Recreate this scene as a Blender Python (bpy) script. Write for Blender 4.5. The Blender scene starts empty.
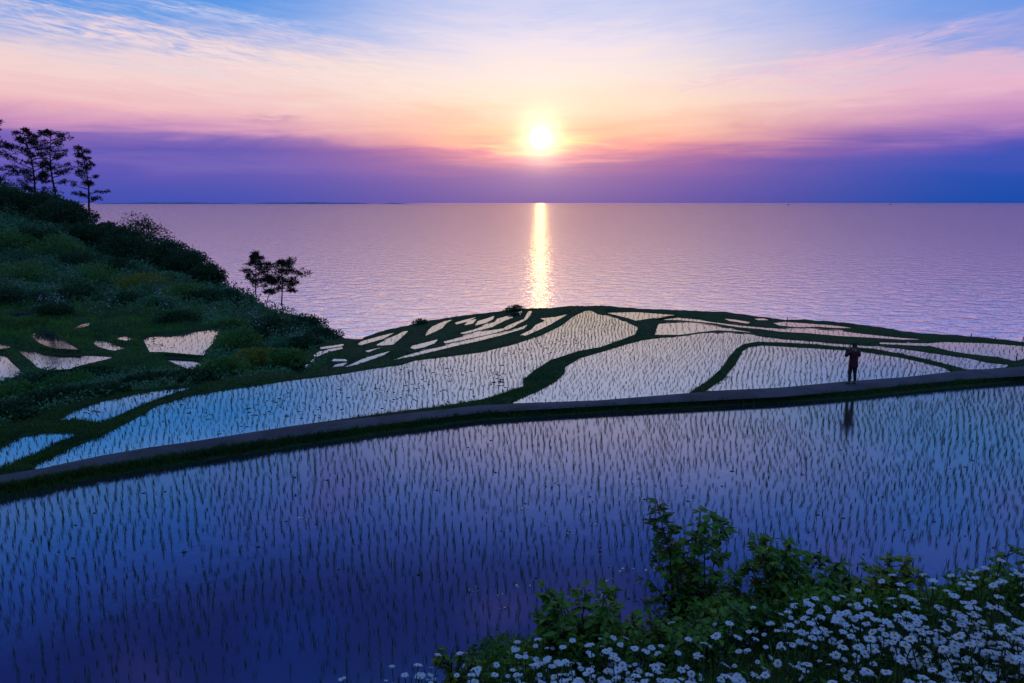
import bpy, bmesh, math, random
import numpy as np
from mathutils import Vector, Matrix
random.seed(7); RNG = np.random.default_rng(7)
R = math.radians
SC = bpy.context.scene
COL = SC.collection

# ------------------------------------------------------------------ camera
H, F = 7.4, 711.0                      # eye height over the path, focal length in pixels of a 1024 wide frame
TH = math.atan(138.5 / F)
cd = bpy.data.cameras.new('camera'); cam = bpy.data.objects.new('camera', cd); COL.objects.link(cam)
cam.location = (0, 0, H); cam.rotation_euler = (math.pi/2 - TH, 0, 0)
cd.sensor_width = 36; cd.lens = 36 * F / 1024; cd.clip_start = 0.1; cd.clip_end = 400000
SC.camera = cam

# ------------------------------------------------------------------ sky
SUN_AZ, SUN_EL = R(2.25), R(4.95)
SUN = Vector((math.sin(SUN_AZ)*math.cos(SUN_EL), math.cos(SUN_AZ)*math.cos(SUN_EL), math.sin(SUN_EL)))

def lin(c):
    return tuple((v/255/12.92 if v/255 <= .04045 else ((v/255+.055)/1.055)**2.4) for v in c)

class NT:
    def __init__(s, tree): s.t = tree; s.n = tree.nodes; s.l = tree.links
    def put(s, sock, v):
        if isinstance(v, bpy.types.NodeSocket): s.l.new(v, sock)
        elif v is not None:
            if sock.type == 'RGBA' and len(v) == 3: v = (*v, 1)
            sock.default_value = v
    def m(s, op, a, b=None, c=None, clamp=False):
        n = s.n.new('ShaderNodeMath'); n.operation = op; n.use_clamp = clamp
        for i, v in enumerate((a, b, c)):
            if v is not None: s.put(n.inputs[i], v)
        return n.outputs[0]
    def vm(s, op, a, b=None):
        n = s.n.new('ShaderNodeVectorMath'); n.operation = op
        s.put(n.inputs[0], a)
        if b is not None: s.put(n.inputs[1], b)
        return n.outputs['Value'] if op in ('DOT_PRODUCT', 'LENGTH') else n.outputs[0]
    def ss(s, x, a, b, lo=0.0, hi=1.0):
        n = s.n.new('ShaderNodeMapRange'); n.interpolation_type = 'SMOOTHSTEP'
        s.put(n.inputs[0], x); s.put(n.inputs[1], a); s.put(n.inputs[2], b); s.put(n.inputs[3], lo); s.put(n.inputs[4], hi)
        return n.outputs[0]
    def mix(s, f, a, b, mode='MIX'):
        n = s.n.new('ShaderNodeMix'); n.data_type = 'RGBA'; n.blend_type = mode; n.clamp_factor = True
        s.put(n.inputs[0], f); s.put(n.inputs[6], a); s.put(n.inputs[7], b)
        return n.outputs[2]
    def ramp(s, f, stops):
        n = s.n.new('ShaderNodeValToRGB'); e = n.color_ramp.elements
        n.color_ramp.interpolation = 'LINEAR'
        while len(e) < len(stops): e.new(0.5)
        for el, (p, c) in zip(e, stops): el.position = p; el.color = (*c, 1)
        s.put(n.inputs[0], f); return n.outputs[0]
    def comb(s, x, y, z):
        n = s.n.new('ShaderNodeCombineXYZ')
        for i, v in enumerate((x, y, z)): s.put(n.inputs[i], v)
        return n.outputs[0]
    def noise(s, vec, scale=1.0, detail=4.0, rough=.55, dist=0.0):
        n = s.n.new('ShaderNodeTexNoise'); s.put(n.inputs['Vector'], vec)
        n.inputs['Scale'].default_value = scale; n.inputs['Detail'].default_value = detail
        n.inputs['Roughness'].default_value = rough; n.inputs['Distortion'].default_value = dist
        return n.outputs[0]

wd = bpy.data.worlds.new('World'); SC.world = wd; wd.use_nodes = True
wd.node_tree.nodes.clear()
W = NT(wd.node_tree)
tc = W.n.new('ShaderNodeTexCoord'); D = tc.outputs['Generated']
sx = W.n.new('ShaderNodeSeparateXYZ'); W.l.new(D, sx.inputs[0])
EL = W.m('MULTIPLY', W.m('ARCSINE', sx.outputs[2]), 180/math.pi)
AZ = W.m('SUBTRACT', W.m('MULTIPLY', W.m('ARCTAN2', sx.outputs[0], sx.outputs[1]), 180/math.pi), math.degrees(SUN_AZ))
EMAX = 60.0
def stops(lst): return [(max(0, e)/EMAX, lin(c)) for e, c in lst]
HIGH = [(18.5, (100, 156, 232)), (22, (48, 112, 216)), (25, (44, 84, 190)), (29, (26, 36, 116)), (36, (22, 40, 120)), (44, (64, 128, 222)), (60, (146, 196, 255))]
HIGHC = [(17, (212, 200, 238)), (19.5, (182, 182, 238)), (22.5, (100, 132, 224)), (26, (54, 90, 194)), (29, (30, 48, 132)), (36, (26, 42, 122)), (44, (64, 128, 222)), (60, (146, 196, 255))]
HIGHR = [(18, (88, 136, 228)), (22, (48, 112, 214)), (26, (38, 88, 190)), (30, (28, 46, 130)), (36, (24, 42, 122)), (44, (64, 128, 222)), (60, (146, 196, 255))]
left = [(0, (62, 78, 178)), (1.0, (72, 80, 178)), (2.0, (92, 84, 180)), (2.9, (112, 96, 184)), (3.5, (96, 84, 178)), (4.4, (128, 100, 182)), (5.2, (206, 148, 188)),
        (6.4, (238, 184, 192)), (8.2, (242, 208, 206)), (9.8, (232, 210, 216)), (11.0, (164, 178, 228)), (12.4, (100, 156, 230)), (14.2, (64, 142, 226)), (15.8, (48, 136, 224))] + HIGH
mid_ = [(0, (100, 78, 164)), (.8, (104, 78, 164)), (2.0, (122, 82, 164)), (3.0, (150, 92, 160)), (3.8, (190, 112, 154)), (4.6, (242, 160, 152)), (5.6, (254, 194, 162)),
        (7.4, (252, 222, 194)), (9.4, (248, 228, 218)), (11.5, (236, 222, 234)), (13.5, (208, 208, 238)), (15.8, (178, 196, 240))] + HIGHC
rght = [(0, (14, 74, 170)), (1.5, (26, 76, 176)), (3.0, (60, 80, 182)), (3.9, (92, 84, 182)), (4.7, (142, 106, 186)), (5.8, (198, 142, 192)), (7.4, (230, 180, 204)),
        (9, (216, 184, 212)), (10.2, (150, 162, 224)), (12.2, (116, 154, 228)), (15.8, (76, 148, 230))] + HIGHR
# cloud structure: flat streaky noise in azimuth / elevation
p_band = W.comb(W.m('MULTIPLY', AZ, .055), W.m('MULTIPLY', EL, .42), 3.1)
n_band = W.m('SUBTRACT', W.noise(p_band, 1.6, 5, .6, .6), .5)
p_wisp = W.comb(W.m('ADD', W.m('MULTIPLY', AZ, .10), W.m('MULTIPLY', EL, .10)), W.m('SUBTRACT', W.m('MULTIPLY', EL, .85), W.m('MULTIPLY', W.m('ABSOLUTE', AZ), .07)), 8.3)
n_wisp = W.m('SUBTRACT', W.noise(p_wisp, 1.5, 7, .62, 1.1), .5)
lowk = W.ss(EL, .3, 3.2); highk = W.ss(EL, 15, 19, 1, .35)
E2 = W.m('ADD', EL, W.m('MULTIPLY', W.m('MULTIPLY', n_band, 2.8), W.m('MULTIPLY', lowk, highk)))
E2 = W.m('ADD', E2, W.m('MULTIPLY', W.m('MULTIPLY', n_wisp, 3.6), W.m('MULTIPLY', W.ss(EL, 5.5, 9.5), highk)))
EN = W.m('DIVIDE', E2, EMAX, clamp=True)
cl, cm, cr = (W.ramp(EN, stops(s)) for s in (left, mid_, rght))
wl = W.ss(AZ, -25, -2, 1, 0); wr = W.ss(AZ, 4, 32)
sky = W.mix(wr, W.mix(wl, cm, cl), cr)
# broken high cloud overhead (seen mirrored in the front paddy)
n_high = W.noise(W.comb(W.m('MULTIPLY', AZ, .05), W.m('MULTIPLY', EL, .13), 5.5), 1.5, 5, .6, .7)
hk = W.m('MULTIPLY', W.ss(EL, 16.5, 20), W.ss(EL, 36, 48, 1, 0))
sky = W.mix(W.m('MULTIPLY', W.m('MULTIPLY', W.ss(n_high, .5, .72), hk), .55), sky, lin((112, 100, 190)))
sky = W.mix(W.m('MULTIPLY', W.m('MULTIPLY', W.ss(n_high, .46, .28), hk), .45), sky, lin((20, 66, 176)))
# cirrus feathers
def feather(az0, el0, slope, length, thick, amt, col):
    global sky
    u = W.m('SUBTRACT', AZ, az0 - math.degrees(SUN_AZ)); v = W.m('SUBTRACT', W.m('SUBTRACT', EL, el0), W.m('MULTIPLY', u, slope))
    v = W.m('ADD', v, W.m('MULTIPLY', n_wisp, thick*3.2))
    g = W.m('MULTIPLY', W.m('EXPONENT', W.m('MULTIPLY', W.m('POWER', W.m('ABSOLUTE', W.m('DIVIDE', v, thick)), 2), -1)),
            W.m('EXPONENT', W.m('MULTIPLY', W.m('POWER', W.m('ABSOLUTE', W.m('DIVIDE', u, length)), 2), -1)))
    tex = W.ss(W.noise(W.comb(W.m('MULTIPLY', AZ, .22), W.m('SUBTRACT', W.m('MULTIPLY', EL, 1.6), W.m('MULTIPLY', AZ, slope*1.5)), az0), 2.2, 6, .65, .8), .36, .66)
    sky = W.mix(W.m('MULTIPLY', W.m('MULTIPLY', g, tex), amt), sky, lin(col))
feather(-22, 12.9, -.10, 8, .45, .75, (214, 212, 236))
feather(-24, 10.6, -.14, 16, 1.3, .85, (250, 222, 220))
feather(-30, 8.6, -.10, 12, .8, .6, (248, 212, 208))
feather(-8, 9.0, -.12, 10, .9, .5, (254, 232, 214))
feather(12, 8.6, .06, 10, .8, .5, (250, 222, 208))
feather(-14, 9.4, -.10, 9, 1.0, .6, (250, 220, 212))
feather(22, 9.6, .11, 9, .6, .95, (232, 190, 214))
feather(29, 8.2, -.03, 9, .7, .9, (232, 184, 208))
feather(27, 10.6, .16, 5, .3, .7, (236, 200, 222))
feather(-12, 11.0, -.16, 8, .6, .6, (244, 222, 228))
feather(35, 13.9, .02, 3, .2, .7, (160, 196, 240))
feather(-6, 12.3, -.06, 5, .35, .4, (232, 222, 236))
feather(-18, 6.0, .0, 2.5, .3, .5, (150, 110, 172))
# glow round the sun
cosg = W.vm('DOT_PRODUCT', D, tuple(SUN))
gam = W.m('MULTIPLY', W.m('ARCCOSINE', W.m('MINIMUM', cosg, 1.0)), 180/math.pi)
def gauss(w): return W.m('EXPONENT', W.m('MULTIPLY', W.m('POWER', W.m('DIVIDE', gam, w), 2), -1))
def add(f, c):
    global sky
    n = W.n.new('ShaderNodeMix'); n.data_type = 'RGBA'; n.blend_type = 'ADD'; n.inputs[0].default_value = 1
    W.put(n.inputs[6], sky)
    sc_ = W.n.new('ShaderNodeVectorMath'); sc_.operation = 'SCALE'; sc_.inputs[0].default_value = c; W.put(sc_.inputs[3], f)
    W.l.new(sc_.outputs[0], n.inputs[7]); sky = n.outputs[2]
streak = W.ss(W.noise(W.comb(W.m('MULTIPLY', AZ, .12), W.m('MULTIPLY', EL, 1.5), 1.7), 1.3, 4, .55, .5), .3, .7, .35, 1.15)
elow = W.m('DIVIDE', W.m('SUBTRACT', EL, 4.1), 1.0)
band = W.m('MULTIPLY', W.m('EXPONENT', W.m('MULTIPLY', W.m('POWER', W.m('ABSOLUTE', elow), 2), -1)),
           W.m('EXPONENT', W.m('MULTIPLY', W.m('POWER', W.m('ABSOLUTE', W.m('DIVIDE', AZ, 6.8)), 2), -1)))
add(W.m('MULTIPLY', band, streak), (1.3, .48, .04))
add(gauss(8.0), (.05, .03, .015))
add(gauss(3.2), (.16, .10, .05))
add(gauss(1.5), (1.1, .85, .5))
add(W.ss(gam, .45, 1.15, 1, 0), (1.5, .95, .3))
below = W.ss(EL, -.6, -.05)
sky = W.mix(below, lin((40, 60, 130)), sky)
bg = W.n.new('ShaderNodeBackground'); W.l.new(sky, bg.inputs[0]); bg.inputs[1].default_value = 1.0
ns = W.n.new('ShaderNodeTexSky'); ns.sky_type = 'NISHITA'; ns.sun_disc = False
ns.sun_elevation = SUN_EL; ns.sun_rotation = SUN_AZ; ns.dust_density = 2.0; ns.ozone_density = 4.0
bg2 = W.n.new('ShaderNodeBackground'); W.l.new(ns.outputs[0], bg2.inputs[0]); bg2.inputs[1].default_value = .004
ad = W.n.new('ShaderNodeAddShader'); W.l.new(bg.outputs[0], ad.inputs[0]); W.l.new(bg2.outputs[0], ad.inputs[1])
wo = W.n.new('ShaderNodeOutputWorld'); W.l.new(ad.outputs[0], wo.inputs[0])
wd.cycles.sampling_method = 'MANUAL'; wd.cycles.sample_map_resolution = 2048

sl = bpy.data.lights.new('sun', 'SUN'); sl.energy = .012; sl.angle = R(.5); sl.color = (1, .46, .13)
so = bpy.data.objects.new('sun', sl); COL.objects.link(so); so.location = (0, 0, 60)
so.rotation_euler = SUN.to_track_quat('Z', 'Y').to_euler()

SC.view_settings.view_transform = 'Standard'; SC.view_settings.look = 'None'
SC.view_settings.exposure = 0; SC.view_settings.gamma = 1; SC.view_settings.use_curve_mapping = False
SC.cycles.max_bounces = 6; SC.cycles.glossy_bounces = 3; SC.cycles.transmission_bounces = 3
SC.cycles.use_denoising = True; SC.cycles.caustics_reflective = False; SC.cycles.caustics_refractive = False

# ------------------------------------------------------------------ helpers
def ray(px, py):
    px = np.asarray(px, float); py = np.asarray(py, float)
    x = (px - 512) / F; y = -(py - 341.5) / F
    return np.stack([x, math.cos(TH) + y*math.sin(TH), -math.sin(TH) + y*math.cos(TH)], -1)
def at_depth(px, py, s): return np.array([0, 0, H]) + ray(px, py) * np.asarray(s, float)[..., None]
def at_z(px, py, z):
    d = ray(px, py); return np.array([0, 0, H]) + d * ((np.asarray(z, float) - H) / d[..., 2])[..., None]
def to_px(P):
    P = np.asarray(P, float) - np.array([0, 0, H])
    f = P[..., 1]*math.cos(TH) - P[..., 2]*math.sin(TH); u = P[..., 1]*math.sin(TH) + P[..., 2]*math.cos(TH)
    return 512 + F*P[..., 0]/f, 341.5 - F*u/f, f
def ss(x, a, b):
    t = np.clip((x-a)/(b-a), 0, 1); return t*t*(3-2*t)

def mesh_np(name, V, Fc, mat, parent=None, smooth=False):
    V = np.asarray(V, np.float32); Fc = np.asarray(Fc, np.int32); k = Fc.shape[1]
    me = bpy.data.meshes.new(name)
    me.vertices.add(len(V)); me.vertices.foreach_set('co', V.ravel())
    me.loops.add(Fc.size); me.loops.foreach_set('vertex_index', Fc.ravel())
    me.polygons.add(len(Fc)); me.polygons.foreach_set('loop_start', np.arange(0, Fc.size, k, dtype=np.int32))
    me.polygons.foreach_set('use_smooth', np.full(len(Fc), smooth, bool))
    me.update(calc_edges=True); me.validate()
    me.materials.append(mat)
    o = bpy.data.objects.new(name, me); COL.objects.link(o)
    if parent: o.parent = parent
    return o
def mesh_bm(name, bm, mat, parent=None, smooth=True):
    me = bpy.data.meshes.new(name); bm.to_mesh(me); bm.free(); me.materials.append(mat)
    if smooth:
        me.polygons.foreach_set('use_smooth', np.ones(len(me.polygons), bool))
    o = bpy.data.objects.new(name, me); COL.objects.link(o)
    if parent: o.parent = parent
    return o
def tag(o, label=None, cat=None, group=None, kind=None):
    if label: o['label'] = label
    if cat: o['category'] = cat
    if group: o['group'] = group
    if kind: o['kind'] = kind
    return o
def empty(name, loc):
    o = bpy.data.objects.new(name, None); COL.objects.link(o); o.location = loc; o.empty_display_size = .1; return o
def dup(root, loc, rz=0, sc=1.0, tilt=(0, 0)):
    r = root.copy(); COL.objects.link(r); r.location = loc; r.rotation_euler = (tilt[0], tilt[1], rz); r.scale = (sc,)*3
    for ch in root.children:
        c = ch.copy(); COL.objects.link(c); c.parent = r
        for g in ch.children:
            d = g.copy(); COL.objects.link(d); d.parent = c
    return r
class MB:                                # collects tubes, leaves and blades into one mesh
    def __init__(s): s.V = []; s.F = []; s.n = 0
    def add(s, V, Fc):
        s.V.append(np.asarray(V, float)); s.F.append(np.asarray(Fc, int) + s.n); s.n += len(V)
    def tube(s, pts, rad, k=6):
        pts = np.asarray(pts, float); n = len(pts); T = np.gradient(pts, axis=0)
        T /= np.linalg.norm(T, axis=1)[:, None] + 1e-9
        ref = np.array([1., 0, 0]) if abs(T[0][0]) < .8 else np.array([0, 1., 0])
        A = np.cross(T, ref); A /= np.linalg.norm(A, axis=1)[:, None] + 1e-9; B = np.cross(T, A)
        a = np.linspace(0, 2*np.pi, k, endpoint=False)
        r = np.broadcast_to(np.asarray(rad, float), (n,))
        V = pts[:, None] + r[:, None, None]*(np.cos(a)[None, :, None]*A[:, None] + np.sin(a)[None, :, None]*B[:, None])
        V = V.reshape(-1, 3); Fc = []
        for i in range(n-1):
            for j in range(k):
                a0, a1 = i*k+j, i*k+(j+1) % k
                Fc += [(a0, a1, a1+k), (a0, a1+k, a0+k)]
        c0 = len(V); V = np.vstack([V, pts[:1], pts[-1:]])
        for j in range(k): Fc += [(c0, (j+1) % k, j), (c0+1, (n-1)*k+j, (n-1)*k+(j+1) % k)]
        s.add(V, Fc)
    def build(s, name, mat, parent=None, smooth=False):
        return mesh_np(name, np.vstack(s.V), np.vstack(s.F), mat, parent, smooth)

def blades(P, h, w, lean, seed=0):       # arrays of bent grass blades: P base points, heights, widths
    r = np.random.default_rng(seed); n = len(P); P = np.asarray(P, float)
    h = np.broadcast_to(h, (n,)); w = np.broadcast_to(w, (n,))
    a = r.uniform(0, 2*np.pi, n); b = r.uniform(0, 2*np.pi, n); l = lean*h*r.uniform(.2, 1.3, n)
    side = np.stack([np.cos(a), np.sin(a), 0*a], 1)*w[:, None]/2; dirn = np.stack([np.cos(b), np.sin(b), 0*b], 1)
    up = np.array([0, 0, 1.])
    mid = P + up*h[:, None]*.55 + dirn*l[:, None]*.35; tip = P + up*(h*r.uniform(.85, 1.05, n))[:, None] + dirn*l[:, None]
    V = np.stack([P-side, P+side, mid-side*.75, mid+side*.75, tip], 1).reshape(-1, 3)
    o = (np.arange(n)*5)[:, None, None]
    Fc = (o + np.array([[0, 1, 3], [0, 3, 2], [2, 3, 4]])[None]).reshape(-1, 3)
    return V, Fc
def leaves(P, N, size, aspect=.55, seed=0, fold=.12, flat=0):   # arrays of ovate leaves: centres, axis directions
    r = np.random.default_rng(seed); n = len(P); P = np.asarray(P, float); size = np.broadcast_to(size, (n,))[:, None]
    N = np.asarray(N, float); N = N/(np.linalg.norm(N, axis=1)[:, None]+1e-9)
    rv = r.normal(size=(n, 3)) if not flat else np.array([0, 0, 1.])+r.normal(0, flat, (n, 3)); S = np.cross(N, rv); S /= np.linalg.norm(S, axis=1)[:, None]+1e-9; U = np.cross(S, N)
    V = np.stack([P, P+N*size*.5-U*size*fold, P+N*size*.42+S*size*aspect/2, P+N*size*.42-S*size*aspect/2, P+N*size-U*size*fold*1.4], 1).reshape(-1, 3)
    o = (np.arange(n)*5)[:, None, None]
    Fc = (o + np.array([[0, 1, 2], [0, 3, 1], [2, 1, 4], [1, 3, 4]])[None]).reshape(-1, 3)
    return V, Fc

# ------------------------------------------------------------------ materials
def mat(name, c1, c2=None, scale=3.0, rough=.8, transl=0.0, spec=.3, bump=0.0, bscale=20.0, c3=None, coords='Object'):
    m = bpy.data.materials.new(name); m.use_nodes = True; m.node_tree.nodes.clear(); T = NT(m.node_tree)
    tcn = T.n.new('ShaderNodeTexCoord'); g = T.n.new('ShaderNodeNewGeometry')
    vec = g.outputs['Position'] if coords == 'World' else tcn.outputs['Object']
    col = c1
    if c2:
        col = T.mix(T.ss(T.noise(vec, scale, 5, .6), .35, .65), c1, c2)
        if c3: col = T.mix(T.ss(T.noise(vec, scale*.23, 4, .6), .45, .62), col, c3)
    p = T.n.new('ShaderNodeBsdfPrincipled'); T.put(p.inputs['Base Color'], col); p.inputs['Roughness'].default_value = rough
    p.inputs['Specular IOR Level'].default_value = spec
    if bump:
        b = T.n.new('ShaderNodeBump'); b.inputs['Strength'].default_value = bump; b.inputs['Distance'].default_value = .05
        T.put(b.inputs['Height'], T.noise(vec, bscale, 5, .65)); T.l.new(b.outputs[0], p.inputs['Normal'])
    out = p.outputs[0]
    if transl:
        t = T.n.new('ShaderNodeBsdfTranslucent'); T.put(t.inputs[0], col)
        mx = T.n.new('ShaderNodeMixShader'); mx.inputs[0].default_value = transl
        T.l.new(out, mx.inputs[1]); T.l.new(t.outputs[0], mx.inputs[2]); out = mx.outputs[0]
    o = T.n.new('ShaderNodeOutputMaterial'); T.l.new(out, o.inputs[0]); return m

def water(name, mud1, mud2, ior, rough, waves, tint=(1, 1, 1)):
    """opaque-bedded water: fresnel mirror over a dark bed; waves = [(scale xyz, strength, distance)]"""
    m = bpy.data.materials.new(name); m.use_nodes = True; m.node_tree.nodes.clear(); T = NT(m.node_tree)
    pos = T.n.new('ShaderNodeNewGeometry').outputs['Position']
    nrm = None
    for (sc, st, dist, det) in waves:
        mp = T.n.new('ShaderNodeMapping'); T.l.new(pos, mp.inputs[0]); mp.inputs['Scale'].default_value = sc
        b = T.n.new('ShaderNodeBump'); b.inputs['Strength'].default_value = st; b.inputs['Distance'].default_value = dist
        T.put(b.inputs['Height'], T.m('MULTIPLY', T.noise(mp.outputs[0], 1, det, .6, .3), T.ss(T.noise(pos, .006 if rough > .15 else .16, 3, .6), .35, .62, .45, 1.5)))
        if nrm is not None: T.l.new(nrm, b.inputs['Normal'])
        nrm = b.outputs[0]
    d = T.n.new('ShaderNodeBsdfDiffuse'); T.put(d.inputs[0], T.mix(T.ss(T.noise(pos, .5, 5, .6), .35, .7), mud1, mud2))
    g = T.n.new('ShaderNodeBsdfGlossy'); g.distribution = 'MULTI_GGX'; g.inputs['Roughness'].default_value = rough; T.put(g.inputs[0], tint)
    fr = T.n.new('ShaderNodeFresnel'); fr.inputs[0].default_value = ior
    if nrm is not None:
        T.l.new(nrm, g.inputs['Normal']); T.l.new(nrm, fr.inputs['Normal'])
    mx = T.n.new('ShaderNodeMixShader'); T.l.new(fr.outputs[0], mx.inputs[0]); T.l.new(d.outputs[0], mx.inputs[1]); T.l.new(g.outputs[0], mx.inputs[2])
    o = T.n.new('ShaderNodeOutputMaterial'); T.l.new(mx.outputs[0], o.inputs[0]); return m

M_sea = water('sea_water', (.010, .03, .10), (.012, .035, .11), 60.0, .14,
              [((.02, .06, 1), .02, 5.0, 3.0), ((.09, .30, 1), .085, 2.2, 4.0)], (1, .94, .98))
M_paddy = water('paddy_water', (.010, .012, .022), (.018, .015, .022), 5.0, .11, [((1.2, 1.2, 1), .05, .05, 3.0), ((7, 7, 1), .05, .01, 2.0)])
M_terr = water('terrace_water', (.010, .012, .022), (.018, .015, .022), 10.0, .07, [((1.2, 1.2, 1), .05, .05, 3.0), ((7, 7, 1), .05, .01, 2.0)])
M_bank = mat('bank_earth_grass', (.018, .045, .014), (.028, .032, .018), 2.2, .95, 0, .05, .7, 9, (.016, .05, .016), 'World')
M_path = mat('path_gravel', (.034, .042, .066), (.05, .046, .055), 3, .8, 0, .3, .6, 30, (.022, .026, .032), 'World')
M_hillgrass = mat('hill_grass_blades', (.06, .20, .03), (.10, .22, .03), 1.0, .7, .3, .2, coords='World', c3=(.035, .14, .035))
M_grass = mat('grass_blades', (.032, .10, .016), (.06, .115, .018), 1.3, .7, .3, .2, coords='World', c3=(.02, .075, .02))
M_rice = mat('rice_leaf', (.03, .085, .016), (.05, .10, .02), 1.5, .6, .25, .2, coords='World')
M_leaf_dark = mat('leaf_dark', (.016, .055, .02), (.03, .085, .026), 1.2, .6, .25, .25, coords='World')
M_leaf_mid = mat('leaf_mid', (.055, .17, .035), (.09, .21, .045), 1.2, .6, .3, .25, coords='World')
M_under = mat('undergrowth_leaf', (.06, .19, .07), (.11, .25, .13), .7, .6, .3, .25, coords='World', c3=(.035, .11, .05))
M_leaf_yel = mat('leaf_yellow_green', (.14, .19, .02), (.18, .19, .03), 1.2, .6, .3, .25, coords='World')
M_leaf_front = mat('leaf_front', (.065, .185, .016), (.13, .22, .022), 5, .5, .35, .3, coords='World', c3=(.035, .11, .016))
M_leaf_front_y = mat('leaf_front_yellow', (.16, .22, .02), (.19, .22, .025), 5, .5, .35, .3, coords='World', c3=(.08, .16, .016))
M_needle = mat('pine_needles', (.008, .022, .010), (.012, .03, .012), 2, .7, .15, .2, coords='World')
M_bark = mat('bark', (.035, .026, .02), (.06, .045, .034), 8, .9, 0, .1, .5, 25)
M_stem = mat('green_stem', (.035, .07, .014), (.05, .08, .02), 8, .7, .2)
M_petal = mat('daisy_petal', (.60, .62, .66), (.48, .52, .60), 30, .6, .3, .2)
M_disc = mat('daisy_disc', (.62, .33, .02), (.50, .22, .02), 90, .8, 0, .2, .6, 300)
M_rock = mat('rock', (.05, .05, .05), (.09, .085, .08), 3, .9, 0, .2, .8, 9)
M_wood = mat('weathered_wood', (.06, .05, .04), (.10, .085, .07), 9, .9, 0, .2, .4, 40)
M_straw = mat('wet_straw', (.05, .04, .022), (.09, .07, .035), 5, .8)
M_glint = mat('pale_floating_petals', (.6, .55, .5), (.7, .65, .6), 5, .6)  # pale colour stands in for bright reflections on water ripples
M_hull = mat('boat_hull', (.12, .12, .14), (.16, .16, .18), 2, .5)
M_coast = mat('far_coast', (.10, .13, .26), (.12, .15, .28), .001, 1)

# ------------------------------------------------------------------ traced layout of the terraces (picture points, turned into ground points)
POLY = {}
def poly(key, z, pts): POLY[key] = (np.array(pts, float), z)
PATH_FAR = [(-160, 503), (-60, 486), (0, 475), (42, 468), (101, 455.4), (150, 447), (191, 441.5), (242, 433.5), (290, 426), (380, 416), (480, 405), (600, 400), (685, 393), (780, 387.4), (848, 381), (904, 377), (957, 371), (1006, 367.5), (1024, 366), (1090, 361), (1180, 355)]
PATH_NEAR = [(-160, 514), (-60, 495), (0, 485), (88, 468.5), (150, 458), (220, 447.5), (290, 437), (380, 425), (480, 413), (600, 406), (780, 397), (850, 391), (904, 385.5), (960, 380), (1024, 376), (1090, 371), (1180, 365)]
BANK_FOOT = [(-160, 540), (-60, 519), (0, 507), (99, 486), (205, 469), (300, 453), (380, 440), (480, 426), (600, 417), (740, 408.5), (850, 403), (910, 397), (974, 390), (1024, 383), (1090, 378), (1180, 371)]
RIM = [(-160, 148), (-60, 172), (0, 187), (30, 196), (60, 202), (80, 215), (88, 224), (100, 235), (130, 247), (160, 255), (190, 268), (210, 281), (225, 289), (245, 297), (262, 305), (280, 313), (300, 317), (315, 323), (330, 331), (345, 338.5), (355, 339.5), (362, 339.5), (364, 337.5), (385, 330.5), (400, 327.5), (411, 325), (422, 322), (450, 317.6), (474, 314.6), (500, 311.5), (508, 310.5), (524, 309), (550, 308.2), (569, 306.4), (603, 306), (638, 308.8), (680, 310.5), (727, 312.3), (755, 316.4), (785, 320), (806, 320), (845, 322.9), (881, 327.6), (904, 331.7), (927, 334), (957, 335.8), (998, 339.3), (1024, 342.2), (1090, 349), (1180, 352)]
poly('P1', -.2, [(36, 469), (101, 455.4), (150, 447), (191, 441.5), (242, 433.5), (290, 426), (345, 418.5), (400, 411), (440, 406), (480, 399.5), (498, 394.5), (523, 386), (522, 380), (535, 369.4), (550, 360), (562, 356), (580, 350.4), (600, 347), (622, 339), (635, 334), (637.4, 327.5), (627, 323), (610.5, 317), (597.6, 314.6), (590.5, 310.8), (585.5, 311.2), (574, 316.4), (562, 325.8), (541, 336), (513, 345), (500, 348), (481, 352.7), (455, 356), (415, 361), (400, 365.6), (380, 368), (338.6, 375), (290, 381), (219, 391.7), (184, 398), (156, 407), (140, 416.6), (132, 421), (97, 438.6), (70, 449), (32, 466.4)])
poly('P2', -.2, [(511, 403.2), (600, 400), (688, 393), (708, 380), (721, 368), (728, 357.4), (735, 349.2), (743, 344), (756, 341.6), (780, 342.2), (815, 344), (845.6, 347), (869, 348), (900, 353.4), (927.4, 359.2), (951, 365), (967, 369.3), (986, 369), (1005, 367.2), (1008, 365), (986, 362.7), (968.5, 358.6), (951, 356.3), (927.4, 352.8), (900, 348.9), (869, 346.3), (836, 344), (815, 342), (780, 339.3), (762, 337), (745.6, 334.6), (727, 333.4), (703.4, 334), (680, 337.5), (662, 338), (643, 340.4), (627, 344.7), (608, 350.4), (580, 358.5), (566, 367), (565.5, 373), (556, 382), (538.6, 391.6)])
poly('P3', -.19, [(706, 391), (780, 387.4), (848, 381), (904, 377), (953, 371.5), (942.7, 368), (927.4, 364), (904, 358.6), (860, 351.6), (843, 350.4), (803, 348), (762, 345.7), (749, 347.5), (743, 351.6), (736, 364.5), (723, 380)])
poly('PL1', -.3, [(60, 419.8), (76, 410.8), (102.5, 402), (140, 394), (168, 390), (190, 388), (166, 395.4), (140, 405.7), (126, 411.5), (102.5, 422.5), (82, 419.5)])
poly('PL2', -.25, [(-100, 500), (0, 469), (36.6, 453), (79, 433.5), (44, 434), (19, 438.6), (0, 449), (-100, 478)])
poly('S1', -1.1, [(608, 313), (636, 312.3), (674, 315.2), (662, 316.4), (655, 317.6), (643, 319.3), (636, 320.5), (627, 317.6)])
poly('S2', -1.2, [(657, 319.5), (674, 317.6), (700, 320), (707, 321.6), (738.6, 325.6), (765.5, 328), (785, 329.2), (808, 329.3), (838.6, 331), (862, 334), (891, 337), (904, 338.2), (919, 339.3), (904, 339.6), (891, 338.7), (862, 337), (838.6, 335.8), (808, 333), (780, 331.5), (762, 329), (738, 327), (715, 323.2), (700, 321.8), (680, 320)])
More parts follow.
